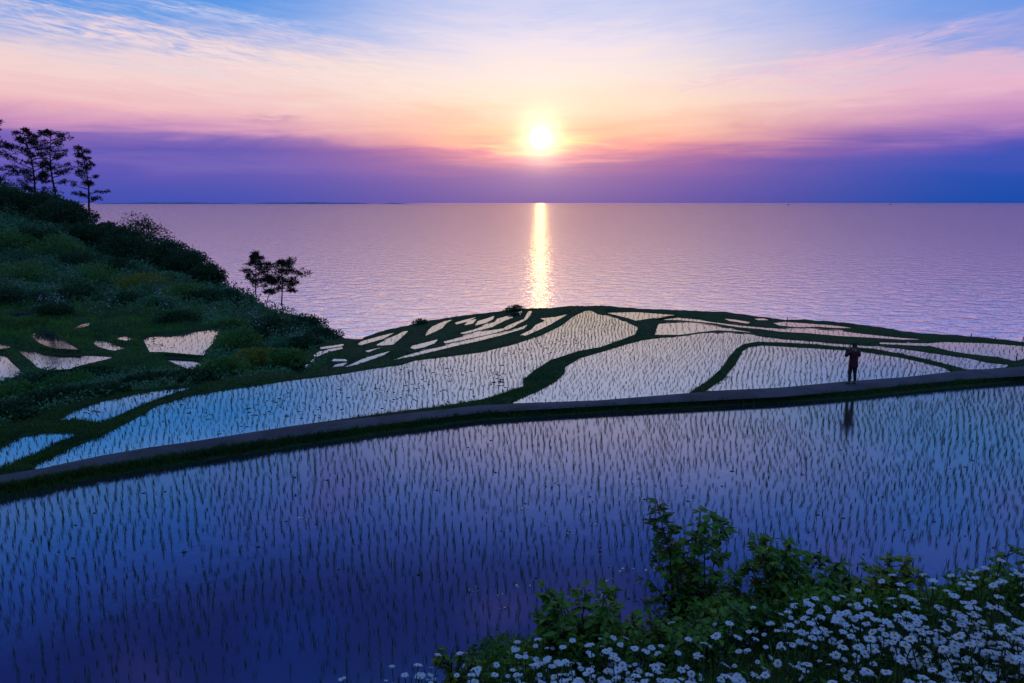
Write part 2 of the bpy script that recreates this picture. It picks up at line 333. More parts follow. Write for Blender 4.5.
poly('S3', -1.5, [(725, 318.9), (735, 319.8), (750, 322.3), (748, 323.4), (730, 320.8)])
poly('S4', -1.7, [(773.7, 323), (785, 322), (797.6, 323), (818.7, 324.4), (836, 325.8), (851.5, 328), (836, 327.8), (818.7, 326.6), (797.6, 327), (780, 325.4)])
poly('S4b', -1.9, [(755, 318.8), (764, 318.6), (768, 320), (758, 320)])
poly('S6', -.85, [(880, 342.6), (904, 343.2), (930, 343.4), (942.7, 342.2), (986, 343.4), (1024, 346.3), (1100, 352), (1060, 360), (1024, 358.6), (1015, 361), (998, 357), (969.6, 354), (951, 351), (930, 346), (904, 345), (880, 343.8)])
poly('S7', -.8, [(659, 324), (678.5, 322.9), (701, 324.2), (727, 328.7), (755, 333), (740, 331.4), (717.5, 330), (700, 332), (681, 334.6), (655, 334.6)])
poly('L1', -1.6, [(315.7, 348), (329, 346.3), (343.9, 344), (342, 346), (331.6, 347.6), (316.3, 349.2)])
poly('L2', -1.5, [(314, 355), (320.4, 351.5), (330, 350), (342.7, 347.4), (342, 348.6), (328, 351.8), (320, 355), (315, 357)])
poly('L3', -1.3, [(304, 363.3), (314, 359.2), (313.6, 361), (305, 364)])
poly('L4', -1.1, [(294, 371), (298.7, 368), (307.5, 365), (307, 366.8), (303, 369), (303.4, 371), (298.7, 373.4), (297.6, 371)])
poly('L5', -2.2, [(358.5, 344), (361, 341.6), (379.6, 336.3), (394, 332.8), (390, 335), (383, 338.7), (366.7, 343.4), (361, 345)])
poly('L6', -2.0, [(376, 345), (383, 341.6), (391, 337.5), (397.6, 334.6), (403.4, 331.6), (408, 331), (401, 337.5), (393, 344.5), (380, 345.4)])
poly('L7', -1.7, [(365.5, 351), (381, 347.5), (373.8, 349.8), (369, 352)])
poly('L8', -1.2, [(342.7, 367.6), (352.7, 363.9), (362, 359.2), (377.3, 354.5), (389.6, 351.2), (383, 355.4), (366.7, 361), (355, 365)])
poly('L9', -1.25, [(332, 367), (336.3, 364.5), (346.8, 362.7), (343, 365.6)])
poly('L10', -1.4, [(332, 361), (334, 359), (345.6, 359.4), (346.8, 361)])
poly('L11', -2.2, [(425.7, 335.7), (428, 330.5), (432.7, 326.4), (443.3, 321.7), (451.5, 319.9), (445.6, 323.4), (442, 328), (436, 331)])
poly('L12', -1.5, [(410.5, 348), (412.8, 345.7), (426.9, 342.2), (437.4, 339.6), (434, 343.4), (424.5, 346.9), (415, 349)])
poly('L13', -1.1, [(394, 359.8), (403.4, 356.3), (426.9, 349.8), (441, 346.9), (455, 343.6), (473.8, 339.6), (500, 333.6), (512.8, 330.6), (526.9, 325), (523.4, 328.7), (509, 332.8), (500, 335.5), (476, 341.4), (455, 346), (436, 350.6), (415, 355.7)])
poly('L14', -1.4, [(444, 341.5), (452, 339.6), (480, 332), (503, 328.6), (509, 325.2), (524.5, 319), (529, 311), (531.5, 311.5), (529.5, 316), (526, 319.5), (510, 328.4), (492, 333.6), (466.7, 339), (445.6, 343.4)])
poly('L15', -1.7, [(459.7, 333.4), (476, 329), (489.4, 323.8), (495, 322), (497.6, 318.8), (508, 315.8), (522, 311), (520, 314.8), (503.4, 321), (491.7, 327), (480, 329.9), (465, 333.7)])
poly('L16', -2.0, [(475.5, 325.2), (478.4, 321), (490, 317.6), (494.3, 315.8), (492.5, 319.3), (485.5, 322.9)])
poly('L17', -2.1, [(464.4, 325.2), (469, 321.7), (476, 319.3), (472.6, 323.4)])
poly('L18', -2.3, [(455, 322.9), (464.4, 320), (475.5, 317.4), (466.7, 321.7), (457, 324)])
poly('L19', -.95, [(520, 335), (531.5, 329.9), (536, 325), (545.6, 320.8), (541, 318.4), (555, 317.2), (566.7, 314.6), (556, 320.8), (550, 324.5), (536, 331), (525.7, 335.4)])
poly('H1', -1.35, [(31.6, 336.3), (35, 331.6), (45.7, 330.5), (52.7, 334), (65.6, 342.2), (77.3, 349.2), (56, 348), (44.5, 345), (37.5, 341)])
poly('H2', -1.6, [(18.7, 351), (33, 352.7), (50, 355), (70, 355.7), (99.6, 356.8), (112.5, 357.4), (100.8, 360.4), (82, 364.5), (70, 368), (47, 369.7), (37.5, 366.8), (31.6, 361)])
poly('H3', -1.65, [(-40, 345), (-15, 350), (0, 354.5), (7, 358.6), (14, 365.6), (22, 372.7), (16.4, 376), (6, 379), (-20, 386), (-50, 388)])
poly('H4', -1.45, [(-20, 342.6), (0, 345), (10.5, 347), (0, 348.6), (-18, 347)])
poly('H5', -1.5, [(92.6, 342.2), (96, 340.4), (110, 343), (121, 346.3), (124, 348), (113.7, 350.4), (99.6, 347)])
poly('H6', -1.3, [(117.6, 338.7), (125, 336.6), (132, 338.7), (126, 340.4)])
poly('H7', -1.5, [(144, 339.8), (150, 337.5), (161.6, 337), (171, 337.5), (192, 332.8), (211, 330.5), (219, 329.3), (218, 334), (212, 343.4), (205, 350.4), (203.8, 355), (182.7, 353.3), (164, 351.6), (150, 351.6)])
poly('H8', -1.7, [(166, 359.2), (180, 359.2), (203, 361.5), (202.6, 364.5), (191, 369), (185, 367.4), (175.6, 363.3)])
poly('H9', -0.8, [(9, 314.5), (25, 313), (41, 312), (38, 314), (25, 316), (19, 317)])
poly('H10', -1.1, [(71.5, 328.7), (81, 325.2), (89, 323.2), (88, 325.2), (82, 326.8)])

def seg_dist(U, V, pts, closed=True):
    P = np.asarray(pts, float); Q = np.roll(P, -1, 0) if closed else P[1:]
    P2 = P if closed else P[:-1]
    best = np.full(U.shape, 1e9)
    for a, b in zip(P2, Q):
        d = b-a; L = d@d + 1e-12
        t = np.clip(((U-a[0])*d[0]+(V-a[1])*d[1])/L, 0, 1)
        best = np.minimum(best, np.hypot(U-a[0]-t*d[0], V-a[1]-t*d[1]))
    return best
def inside(U, V, pts):
    P = np.asarray(pts, float); Q = np.roll(P, -1, 0); r = np.zeros(U.shape, bool)
    for a, b in zip(P, Q):
        if a[1] == b[1]: continue
        c = (a[1] > V) != (b[1] > V)
        r ^= c & (U < (b[0]-a[0])*(V-a[1])/(b[1]-a[1]) + a[0])
    return r
def interp(xs, line): L = np.array(line, float); return np.interp(xs, L[:, 0], L[:, 1])
_bf = np.array(BANK_FOOT, float); BANK_FOOT = [(float(a), float(b*.5+.5*interp(a, PATH_NEAR)+1.5)) for a, b in _bf]
PATHPOLY = np.array(PATH_FAR + PATH_NEAR[::-1], float)
NEARZ = -.2
def qz(px, py, z):  # inverse depth of the plane z = const along the ray of a picture point
    return ray(px, py)[..., 2] / (np.asarray(z, float) - H)

# control points for the broad lie of the land: (px, py, inverse depth)
CT = []
for k, (pts, z) in POLY.items():
    for (a, b) in pts[::2]: CT.append((a, b, float(qz(a, b, z))))
for (a, b) in PATH_FAR + PATH_NEAR: CT.append((a, b, float(qz(a, b, 0))))
for (a, b) in BANK_FOOT: CT.append((a, b, float(qz(a, b, NEARZ))))
for (a, b, z) in [(364, 337.5, -3.2), (385, 330.5, -3), (411, 325, -2.8), (450, 317.6, -2.7), (500, 311.5, -2.4), (550, 308.2, -1.6), (603, 306, -1.2), (638, 308.8, -1.4), (680, 310.5, -1.7), (727, 312.3, -2), (755, 316.4, -2.1), (806, 320, -2.1), (845, 322.9, -2), (881, 327.6, -1.8), (927, 334, -1.5), (998, 339.3, -1.2), (1024, 342.2, -1.1), (1090, 349, -1.0), (1180, 352, -.9)]:
    CT.append((a, b, float(qz(a, b, z))))
for (a, b, d) in [(-160, 148, 145), (-60, 172, 150), (0, 187, 150), (60, 202, 150), (88, 224, 148), (130, 247, 140), (190, 268, 124), (225, 289, 110), (262, 305, 97), (300, 317, 82), (330, 331, 68), (350, 339.5, 60),
                  (-160, 300, 54), (-160, 230, 85), (-60, 310, 53), (0, 305, 57), (0, 260, 88), (60, 290, 72), (120, 300, 70), (60, 240, 104), (120, 270, 92), (170, 300, 65), (200, 318, 57), (235, 345, 48), (240, 312, 66), (265, 345, 48), (280, 335, 55), (300, 340, 52), (270, 365, 40), (310, 350, 49), (-60, 420, 32), (0, 408, 34), (60, 393, 37), (120, 382, 39), (230, 372, 39)]:
    CT.append((a, b, 1/d))
for (a, b, z) in [(0, 430, -.4), (58, 410, -.4), (88, 402, -.4), (124, 394.6, -.4), (184, 388, -.4), (228, 381.5, -.35), (280, 376, -.35), (310, 371.5, -.4)]:
    CT.append((a, b, float(qz(a, b, z))))
CT = np.array(CT); _k = np.round(CT[:, :2], 1); _, ui = np.unique(_k, axis=0, return_index=True); CT = CT[ui]
SX, SY = 300.0, 60.0
def tps_phi(r2): return np.where(r2 > 1e-12, r2*np.log(r2+1e-12), 0)
A0 = CT[:, 0]/SX; B0 = CT[:, 1]/SY; n0 = len(CT)
K = tps_phi((A0[:, None]-A0)**2 + (B0[:, None]-B0)**2) + np.eye(n0)*.004
PP = np.stack([np.ones(n0), A0, B0], 1)
sol = np.linalg.solve(np.block([[K, PP], [PP.T, np.zeros((3, 3))]]), np.concatenate([CT[:, 2], np.zeros(3)]))
def q_base(U, V):
    out = np.empty(U.size); u = U.ravel()/SX; v = V.ravel()/SY
    for i in range(0, u.size, 40000):
        a, b = u[i:i+40000], v[i:i+40000]
        out[i:i+40000] = tps_phi((a[:, None]-A0)**2+(b[:, None]-B0)**2)@sol[:n0] + sol[n0] + a*sol[n0+1] + b*sol[n0+2]
    return out.reshape(U.shape)

# ------------------------------------------------------------------ the terrace terrain: one sheet, columns fan out from the viewpoint
CW = 1.1; cols = np.arange(-160, 1181, CW); NR = 420
tt = np.linspace(0, 1, NR)
vr = interp(cols, RIM); vb = interp(cols, BANK_FOOT) + 5
tt2 = tt[:, None]
GV = vr[None]*(1-tt2) + vb[None]*tt2; GU = np.broadcast_to(cols[None], GV.shape).copy()
qb = q_base(GU, GV)
num = qb/6.0**3; den = np.full(GU.shape, 1/6.0**3)
WET = np.zeros(GU.shape, bool); DEDGE = np.full(GU.shape, 50.0)
def influence(pts, z, water_):
    global num, den
    lo = pts.min(0)-22; hi = pts.max(0)+22
    bx = (GU > lo[0]) & (GU < hi[0]) & (GV > lo[1]) & (GV < hi[1])
    if not bx.any(): return
    u, v = GU[bx], GV[bx]; ins = inside(u, v, pts); d = np.where(ins, 0, seg_dist(u, v, pts))
    w = 1/(d+.12)**3
    num[bx] += qz(u, v, z)*w; den[bx] += w
    DEDGE[bx] = np.minimum(DEDGE[bx], d)
    if water_: WET[bx] |= ins
for k, (pts, z) in POLY.items(): influence(pts, z, True)
influence(PATHPOLY, 0, False)
NEARPOLY = np.array(BANK_FOOT + [(1180, 700), (-160, 700)], float)
influence(NEARPOLY, NEARZ, True)
Q = num/den
Q = np.minimum.accumulate(Q[::-1], axis=0)[::-1]            # depth grows towards the rim
TP = at_depth(GU, GV, 1/Q)
rough = (np.sin(TP[..., 0]*5.1+TP[..., 1]*2.3)+np.sin(TP[..., 0]*2.2-TP[..., 1]*3.7))*.5
hillk = ss(GU, 330, 230)*ss(GV, 395, 300)
hillz = (np.sin(TP[..., 0]*1.3+.5*TP[..., 1])+np.sin(TP[..., 1]*.9-TP[..., 0]*.6+2))*.18
dry = ss(DEDGE, 0, 1.5)
TP[..., 2] += np.where(WET, -.12, dry*(.03+.025*rough) + hillk*ss(DEDGE, 3, 12)*hillz)
TP[..., 2] -= (~WET & (DEDGE < .6) & (GV > 300))*0.0
far1 = TP[0] + np.stack([cols*0, cols*0+1.2, cols*0-.9], -1); far2 = TP[0] + np.stack([(cols-512)/F*8, cols*0+8, cols*0-8], -1)
far3 = TP[0] + np.stack([(cols-512)/F*24, cols*0+24, cols*0-30], -1)
ALL = np.concatenate([far3[None], far2[None], far1[None], TP]); nr, nc = ALL.shape[:2]
ii, jj = np.meshgrid(np.arange(nr-1), np.arange(nc-1), indexing='ij'); base = (ii*nc+jj).ravel()
quads = np.stack([base, base+1, base+nc+1, base+nc], 1)
TERR = mesh_np('terraced_ground', ALL.reshape(-1, 3), quads[:, ::-1], M_bank, smooth=True); tag(TERR, kind='structure')
def ground(px, py):
    j = int(np.clip(round((px-cols[0])/CW), 0, len(cols)-1)); t = (py-vr[j])/(vb[j]-vr[j]); i = int(np.clip(round(t*(NR-1)), 0, NR-1))
    return Vector(TP[i, j])

# path surface, a few mm over the earth
xs = np.arange(-160, 1181, 4.0); fa = at_z(xs, interp(xs, PATH_FAR)+.2, .03); ne = at_z(xs, interp(xs, PATH_NEAR), .03)
rows = [fa*(1-t)+ne*t + np.array([0, 0, .035*math.sin(t*math.pi) + .0]) for t in np.linspace(0, 1, 7)]
G = np.array(rows); nr, nc = G.shape[:2]; ii, jj = np.meshgrid(np.arange(nr-1), np.arange(nc-1), indexing='ij'); b0 = (ii*nc+jj).ravel()
tag(mesh_np('path', G.reshape(-1, 3), np.stack([b0, b0+nc, b0+nc+1, b0+1], 1), M_path, smooth=True), kind='structure')

def flat_poly(name, XY, z, m):
    bm = bmesh.new(); vs = [bm.verts.new((x, y, z)) for x, y in XY]; f = bm.faces.new(vs)
    bmesh.ops.triangulate(bm, faces=[f]); bm.normal_update()
    for f in bm.faces:
        if f.normal.z < 0: f.normal_flip()
    return tag(mesh_bm(name, bm, m, smooth=False), kind='structure')
def grow(pts, e):
    P = np.asarray(pts, float); n = len(P); out = []
    area = .5*np.sum(P[:, 0]*np.roll(P[:, 1], -1)-np.roll(P[:, 0], -1)*P[:, 1]); sg = 1 if area > 0 else -1
    for i in range(n):
        a = P[i]-P[i-1]; b = P[(i+1) % n]-P[i]
        na = np.array([a[1], -a[0]])/(np.hypot(*a)+1e-9)*sg; nb = np.array([b[1], -b[0]])/(np.hypot(*b)+1e-9)*sg
        m = na+nb; m /= np.hypot(*m)+1e-9; out.append(P[i]+m*e)
    return np.array(out)
for k, (pts, z) in POLY.items():
    g = grow(pts, 1.0 if k[0] in 'LS' else .8); XY = at_z(g[:, 0], g[:, 1], z)[:, :2]
    flat_poly('paddy_water', XY, z, M_terr)
bf = np.array(BANK_FOOT, float); bw = at_z(bf[:, 0], bf[:, 1]-2.2, NEARZ)[:, :2]
flat_poly('paddy_water', list(map(tuple, bw)) + [(60, bw[-1][1]), (60, 3), (-30, 3), (-30, bw[0][1])], NEARZ, M_paddy)

# sea and far coast
bm = bmesh.new(); vs = [bm.verts.new(v) for v in ((-150000, -300, -25), (150000, -300, -25), (150000, 150000, -25), (-150000, 150000, -25))]; bm.faces.new(vs)
tag(mesh_bm('sea', bm, M_sea, smooth=False), kind='structure')
xs = np.linspace(-13500, -2600, 160); hh = 14 + 34*np.abs(np.sin(xs*.0007))*ss(xs, -2600, -6500) + 12*np.sin(xs*.0023+1)**2
hh *= ss(xs, -2600, -4000)
V = np.concatenate([np.stack([xs, xs*0+24000-o, np.where(o == 0, hh, hh*f)-25], 1) for o, f in ((900, -.3), (450, .7), (0, 1), (-900, -.3))]) if False else np.concatenate([
    np.stack([xs, xs*0+23100, xs*0-30], 1), np.stack([xs, xs*0+23600, hh*.75-25], 1), np.stack([xs, xs*0+24000, hh-25], 1), np.stack([xs, xs*0+25500, xs*0-30], 1)])
n = len(xs); q = []
for i in range(3):
    for j in range(n-1): q.append((i*n+j, i*n+j+1, (i+1)*n+j+1, (i+1)*n+j))
tag(mesh_np('far_coast_hills', V, q, M_coast, smooth=True), kind='structure')

# ------------------------------------------------------------------ rice
def lattice(pts_xy, z, dx, dy, tilt, seed, jit=.22, skip=.04, cur=.0):
    """rows of tufts inside a ground polygon, in sectors that fan with the terrace"""
    r = np.random.default_rng(seed); P = np.asarray(pts_xy, float); res = []
    az = np.degrees(np.arctan2(P[:, 0], P[:, 1])); rad = np.hypot(P[:, 0], P[:, 1]); r0, r1 = (rad.min()-1 if rad.min() > 20 else 5), rad.max()+1
    a0 = az.min()
    sect = 8.0
    while a0 < az.max():
        a1 = a0 + sect*r.uniform(.8, 1.2); am = R((a0+a1)/2); t = am*.85 + R(tilt + r.uniform(-2, 2))
        c = np.array([math.sin(am), math.cos(am)]); f = np.array([math.sin(t), math.cos(t)]); s = np.array([f[1], -f[0]])
        hw = r1*math.tan(R(sect)) + 3
        i = np.arange(-hw, hw, dx); j = np.arange(r0-4, r1+4, dy); I, J = np.meshgrid(i, j); n = I.size
        off = r.uniform(-.16, .16, len(j))[:, None]*dx
        wav = .06*np.sin(J*.7+I*.25) + .025*np.sin(J*1.7)
        I = I+off+wav+r.normal(0, jit*dx*.6, I.shape); J = J + r.normal(0, jit*dy, J.shape)
        mid = c*((r0+r1)/2)
        X = mid[0] + I*s[0] + (J-(r0+r1)/2)*f[0]; Y = mid[1] + I*s[1] + (J-(r0+r1)/2)*f[1]
        A = np.degrees(np.arctan2(X, Y)); k = (A >= a0) & (A < a1)
        res.append(np.stack([X[k], Y[k]], 1)); a0 = a1
    Q_ = np.concatenate(res); Q_ = Q_[inside(Q_[:, 0], Q_[:, 1], P)]
    Q_ = Q_[r.random(len(Q_)) > skip]
    return np.column_stack([Q_, np.full(len(Q_), z)])
TUFTS = []; FAR = []
nearxy = np.array([tuple(p) for p in at_z(bf[:, 0], bf[:, 1]+2.5, NEARZ)[:, :2]] + [(34, 9.5), (-16, 9.5)])
nt = lattice(nearxy, NEARZ-.03, .185, .30, -2, 11, jit=.17)
px, py, dep = to_px(nt)
fgk = (px > -60) & (px < 1090) & (py < 700); nt = nt[fgk]; dep = dep[fgk]; px = px[fgk]; py = py[fgk]
# sparser, patchier planting towards the near corner
pat = np.sin(nt[:, 0]*.8+nt[:, 1]*.5)+np.sin(nt[:, 0]*.37-nt[:, 1]*1.1+1)
keep = RNG.random(len(nt)) > np.clip(.05+.30*(pat > 1.15) + .25*ss(dep, 14, 11.5), 0, .8)
nt = nt[keep]; dep = dep[keep]; px = px[keep]; py = py[keep]
spec = {'P1': (.20, .27, 0), 'P2': (.23, .30, 14), 'P3': (.22, .28, 4), 'PL1': (.22, .35, 0), 'PL2': (.22, .35, 0), 'S7': (.45, .4, 0), 'S2': (.3, .5, 0), 'S6': (.3, .5, 0), 'S1': (.35, .5, 0), 'S4': (.35, .5, 0),
        'H7': (.5, .35, 14), 'H1': (.4, .4, -10), 'H2': (.4, .45, 0), 'H3': (.5, .4, -10), 'H5': (.4, .45, 0), 'H8': (.4, .4, 0), 'L19': (.4, .6, 0), 'L11': (.4, .6, 0), 'L14': (.4, .7, 0), 'L13': (.4, .7, 0), 'L15': (.4, .7, 0), 'L5': (.5, .6, 0), 'L6': (.4, .6, 0)}
for n_, (k, (dx, dy, tl)) in enumerate(spec.items()):
    pts, z = POLY[k]; FAR.append(lattice(at_z(pts[:, 0], pts[:, 1], z)[:, :2], z-.03, dx, dy, tl, 40+n_))
def tuft_blades(P, nb, hmin, hmax, w, spread, lean, seed):
    r = np.random.default_rng(seed); n = len(P); hs = r.uniform(hmin, hmax, n)
    B = np.repeat(P, nb, 0) + np.column_stack([r.normal(0, spread, (n*nb, 2)), np.zeros(n*nb)])
    return blades(B, np.repeat(hs, nb)*r.uniform(.6, 1, n*nb), w, lean, seed)
order = np.argsort(np.where((px > 2) & (px < 1022) & (py < 676), dep, 1e6))
# tufts standing in open view (not behind the flower bank)
lim = np.interp(px, [0, 360, 450, 520, 560, 640, 760, 900, 1024], [700, 690, 640, 600, 570, 490, 520, 540, 540])
vis = [i for i in order if py[i] < lim[i]]
single = vis[:300]; rest = np.setdiff1d(np.arange(len(nt)), single)
protos = []
for v in range(6):
    V, Fc = tuft_blades(np.zeros((1, 3)), 7, .20, .29, .009, .02, .36, 900+v)
    protos.append((V, Fc))
def tuft_obj(v, loc, rz, s):
    o = bpy.data.objects.new('rice_seedling', protos[v]); COL.objects.link(o); o.location = loc; o.rotation_euler = (0, 0, rz); o.scale = (s, s, s); return o
for v in range(6):
    o = mesh_np('rice_seedling', *protos[v], M_rice); protos[v] = o.data; bpy.data.objects.remove(o)
for i in single:
    o = tuft_obj(random.randrange(6), nt[i], random.uniform(0, 6.28), random.uniform(.75, 1.1))
    tag(o, 'small thin green rice seedling tuft standing in the near edge of the flooded front paddy', 'rice seedling', 'rice seedlings in the front paddy')
mb = MB()
mb.add(*tuft_blades(nt[rest], 6, .15, .30, .0105, .017, .30, 5))
mb.add(*tuft_blades(np.concatenate(FAR), 4, .12, .22, .014, .02, .25, 6))
tag(mb.build('rice_crop', M_rice), 'rows of young rice standing in all the flooded terraces', 'rice', kind='stuff')

# floating straw and clods in the middle paddies, pale flakes painted as ripple glints on the front paddy
mb = MB(); r = np.random.default_rng(3)
def clods(pxs, pys, z, smin, smax):
    for a, b in zip(pxs, pys):
        c = at_z(a, b, z); k = 7; an = np.sort(r.uniform(0, 6.28, k)); rr = r.uniform(.5, 1, k)*r.uniform(smin, smax)
        ring = np.stack([c[0]+np.cos(an)*rr*1.6, c[1]+np.sin(an)*rr, np.full(k, z-.01)], 1); top = np.stack([c[0]+np.cos(an)*rr, c[1]+np.sin(an)*rr*.6, np.full(k, z+r.uniform(.008, .02))], 1)
        V = np.vstack([ring, top, [[c[0], c[1], z+.024]]]); Fc = []
        for i in range(k):
            j = (i+1) % k; Fc += [(i, j, k+j), (i, k+j, k+i), (k+i, k+j, 2*k)]
        mb.add(V, Fc)
cx = r.normal(300, 55, 90); cy = r.normal(402, 11, 90)-(cx-300)*.10; kk = inside(cx, cy, grow(POLY['P1'][0], -3)); clods(cx[kk], cy[kk], -.2, .03, .09)
cx = r.normal(440, 60, 110); cy = r.normal(374, 12, 110)-(cx-440)*.16; kk = inside(cx, cy, grow(POLY['P1'][0], -3)); clods(cx[kk], cy[kk], -.2, .03, .09)
cx = r.normal(560, 30, 60); cy = r.normal(340, 7, 60)-(cx-560)*.2; kk = inside(cx, cy, grow(POLY['P1'][0], -2)); clods(cx[kk], cy[kk], -.2, .03, .09)
cx = r.normal(498, 8, 14); cy = r.normal(385, 5, 14); kk = inside(cx, cy, grow(POLY['P1'][0], -2)); clods(cx[kk], cy[kk], -.2, .05, .15)
cx = r.normal(158, 8, 22); cy = r.normal(345, 4, 22); kk = inside(cx, cy, grow(POLY['H7'][0], -1)); clods(cx[kk], cy[kk], -1.5, .05, .15)
cx = r.normal(92, 6, 10); cy = r.normal(411, 2, 10); clods(cx, cy, -.3, .05, .12)
clods(r.uniform(20, 1000, 90), r.uniform(440, 600, 90), NEARZ, .015, .06)
tag(mb.build('floating_straw', M_straw), 'dark straw and mud clods floating between the rice rows', 'straw', kind='stuff')
mb = MB()
for (a, b) in [(305, 519), (523, 503), (524, 509), (557, 485), (573, 533), (596, 525), (621, 524), (566, 598), (604, 598), (628, 571), (608, 579), (655, 571), (520, 585), (474, 590), (502, 594), (503, 608), (553, 487), (700, 560), (738, 575), (445, 480)]:
    c = at_z(a, b, NEARZ)
    for _ in range(4):
        q = c + np.array([r.normal(0, .10), r.normal(0, .05), .006+r.uniform(0, .01)]); mb.add(*leaves(q[None], r.normal(size=(1, 3))*np.array([1, 1, .05]), .07, .7, int(a+b*7+_)))
tag(mb.build('floating_petals', M_glint), 'pale fallen petals floating on the front paddy', 'petals', kind='stuff')

# ------------------------------------------------------------------ grass on the banks, cover on the hillside
r = np.random.default_rng(21)
dryk = (~WET) & (DEDGE > .35)
inpath = inside(GU, GV, grow(PATHPOLY, -1.3))
ok = dryk & ~inpath & (GV < interp(GU, BANK_FOOT)-.5)
I, J = np.nonzero(ok); area = (GV[I, J]*0+1)*(vb[J]-vr[J])
w = area/area.sum()
bankk = ((GU[I, J] > 330) | (GV[I, J] > interp(GU[I, J], [(-160, 440), (0, 428), (58, 408), (124, 393), (184, 386), (228, 379), (290, 374), (320, 369), (340, 345)])))
w1 = w*np.where(bankk, 1.0, .0); w1 /= w1.sum()
s = r.choice(len(I), 17000, p=w1); Pb = TP[I[s], J[s]] + np.column_stack([r.normal(0, .03, (len(s), 2)), np.zeros(len(s))])
dd_ = to_px(Pb)[2]; mb = MB()
for lo_, hi_, f_ in ((0, 24, 1.0), (24, 32, .85), (32, 42, .6), (42, 300, .42)):
    kq = (dd_ >= lo_) & (dd_ < hi_); mb.add(*tuft_blades(Pb[kq], 5, .06*f_, .19*f_, .022, .05, .6, 77+lo_))
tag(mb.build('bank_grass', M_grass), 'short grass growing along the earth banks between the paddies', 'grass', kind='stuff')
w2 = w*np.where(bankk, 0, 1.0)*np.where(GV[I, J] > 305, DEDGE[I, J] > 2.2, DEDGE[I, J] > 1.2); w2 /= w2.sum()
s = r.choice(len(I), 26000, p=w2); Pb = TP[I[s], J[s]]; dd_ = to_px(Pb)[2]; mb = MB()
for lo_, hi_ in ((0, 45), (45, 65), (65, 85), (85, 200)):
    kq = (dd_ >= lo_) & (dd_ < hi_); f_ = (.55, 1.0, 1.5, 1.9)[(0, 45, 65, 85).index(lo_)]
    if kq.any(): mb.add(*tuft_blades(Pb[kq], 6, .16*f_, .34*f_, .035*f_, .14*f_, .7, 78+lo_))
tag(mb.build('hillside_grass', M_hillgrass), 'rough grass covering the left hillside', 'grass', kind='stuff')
up = ss(GV[I, J], 318, 290)*np.where(bankk, 0, 1) + .5*np.where(bankk, 0, 1)*(GU[I, J] > 205) + .8*np.where(bankk, 0, 1)*(GV[I, J] > 372)*(GU[I, J] < 210)
w3 = w*up*(DEDGE[I, J] > 2.5); w3 /= w3.sum()
s = r.choice(len(I), 24000, p=w3); c = np.repeat(TP[I[s], J[s]], 5, 0); n = len(c)
mnd = np.maximum(0, np.sin(c[:, 0]*.62+np.sin(c[:, 1]*.31)*1.5)*np.sin(c[:, 1]*.36+np.sin(c[:, 0]*.4)))**.7
c[:, 2] += mnd*r.uniform(.2, 1.0, n)*1.5*ss(c[:, 1], 44, 75)
sz_ = np.maximum(.7, to_px(c)[2]/52)[:, None]; c = c + r.normal(0, .16, (n, 3))*sz_ + np.array([0, 0, .12])*sz_
mb = MB(); mb.add(*leaves(c, r.normal(size=(n, 3))+np.array([0, -.3, .5]), r.uniform(.12, .26, n)*sz_[:, 0], .6, 31))
tag(mb.build('hillside_undergrowth', M_under), 'leafy undergrowth covering the left hillside', 'undergrowth', kind='stuff')
# pale blossoms scattered on the slope
fl = r.random((2600, 2))*np.array([300, 130])+np.array([0, 222]); pn = np.sin(fl[:, 0]*.11+fl[:, 1]*.07)+np.sin(fl[:, 0]*.045-fl[:, 1]*.13+1)
fk = (fl[:, 1] > interp(fl[:, 0], RIM)+18) & (fl[:, 1] < np.interp(fl[:, 0], [0, 200, 300], [312, 312, 365])) & (pn + RNG.normal(0, .7, len(pn)) > .9) & ((fl[:, 0] < 190) | (fl[:, 0] > 235))
P_ = np.array([ground(a, b) for a, b in fl[fk]])
if len(P_):
    P_ = np.repeat(P_, 5, 0) + r.normal(0, .22, (len(P_)*5, 3)) + np.array([0, 0, .6])
    mb = MB(); mb.add(*leaves(P_, r.normal(size=P_.shape)+np.array([0, -.5, .6]), .10, .9, 33)); tag(mb.build('hillside_flowers', M_petal), 'small white flowers dotted over the left hillside', 'flowers', kind='stuff')

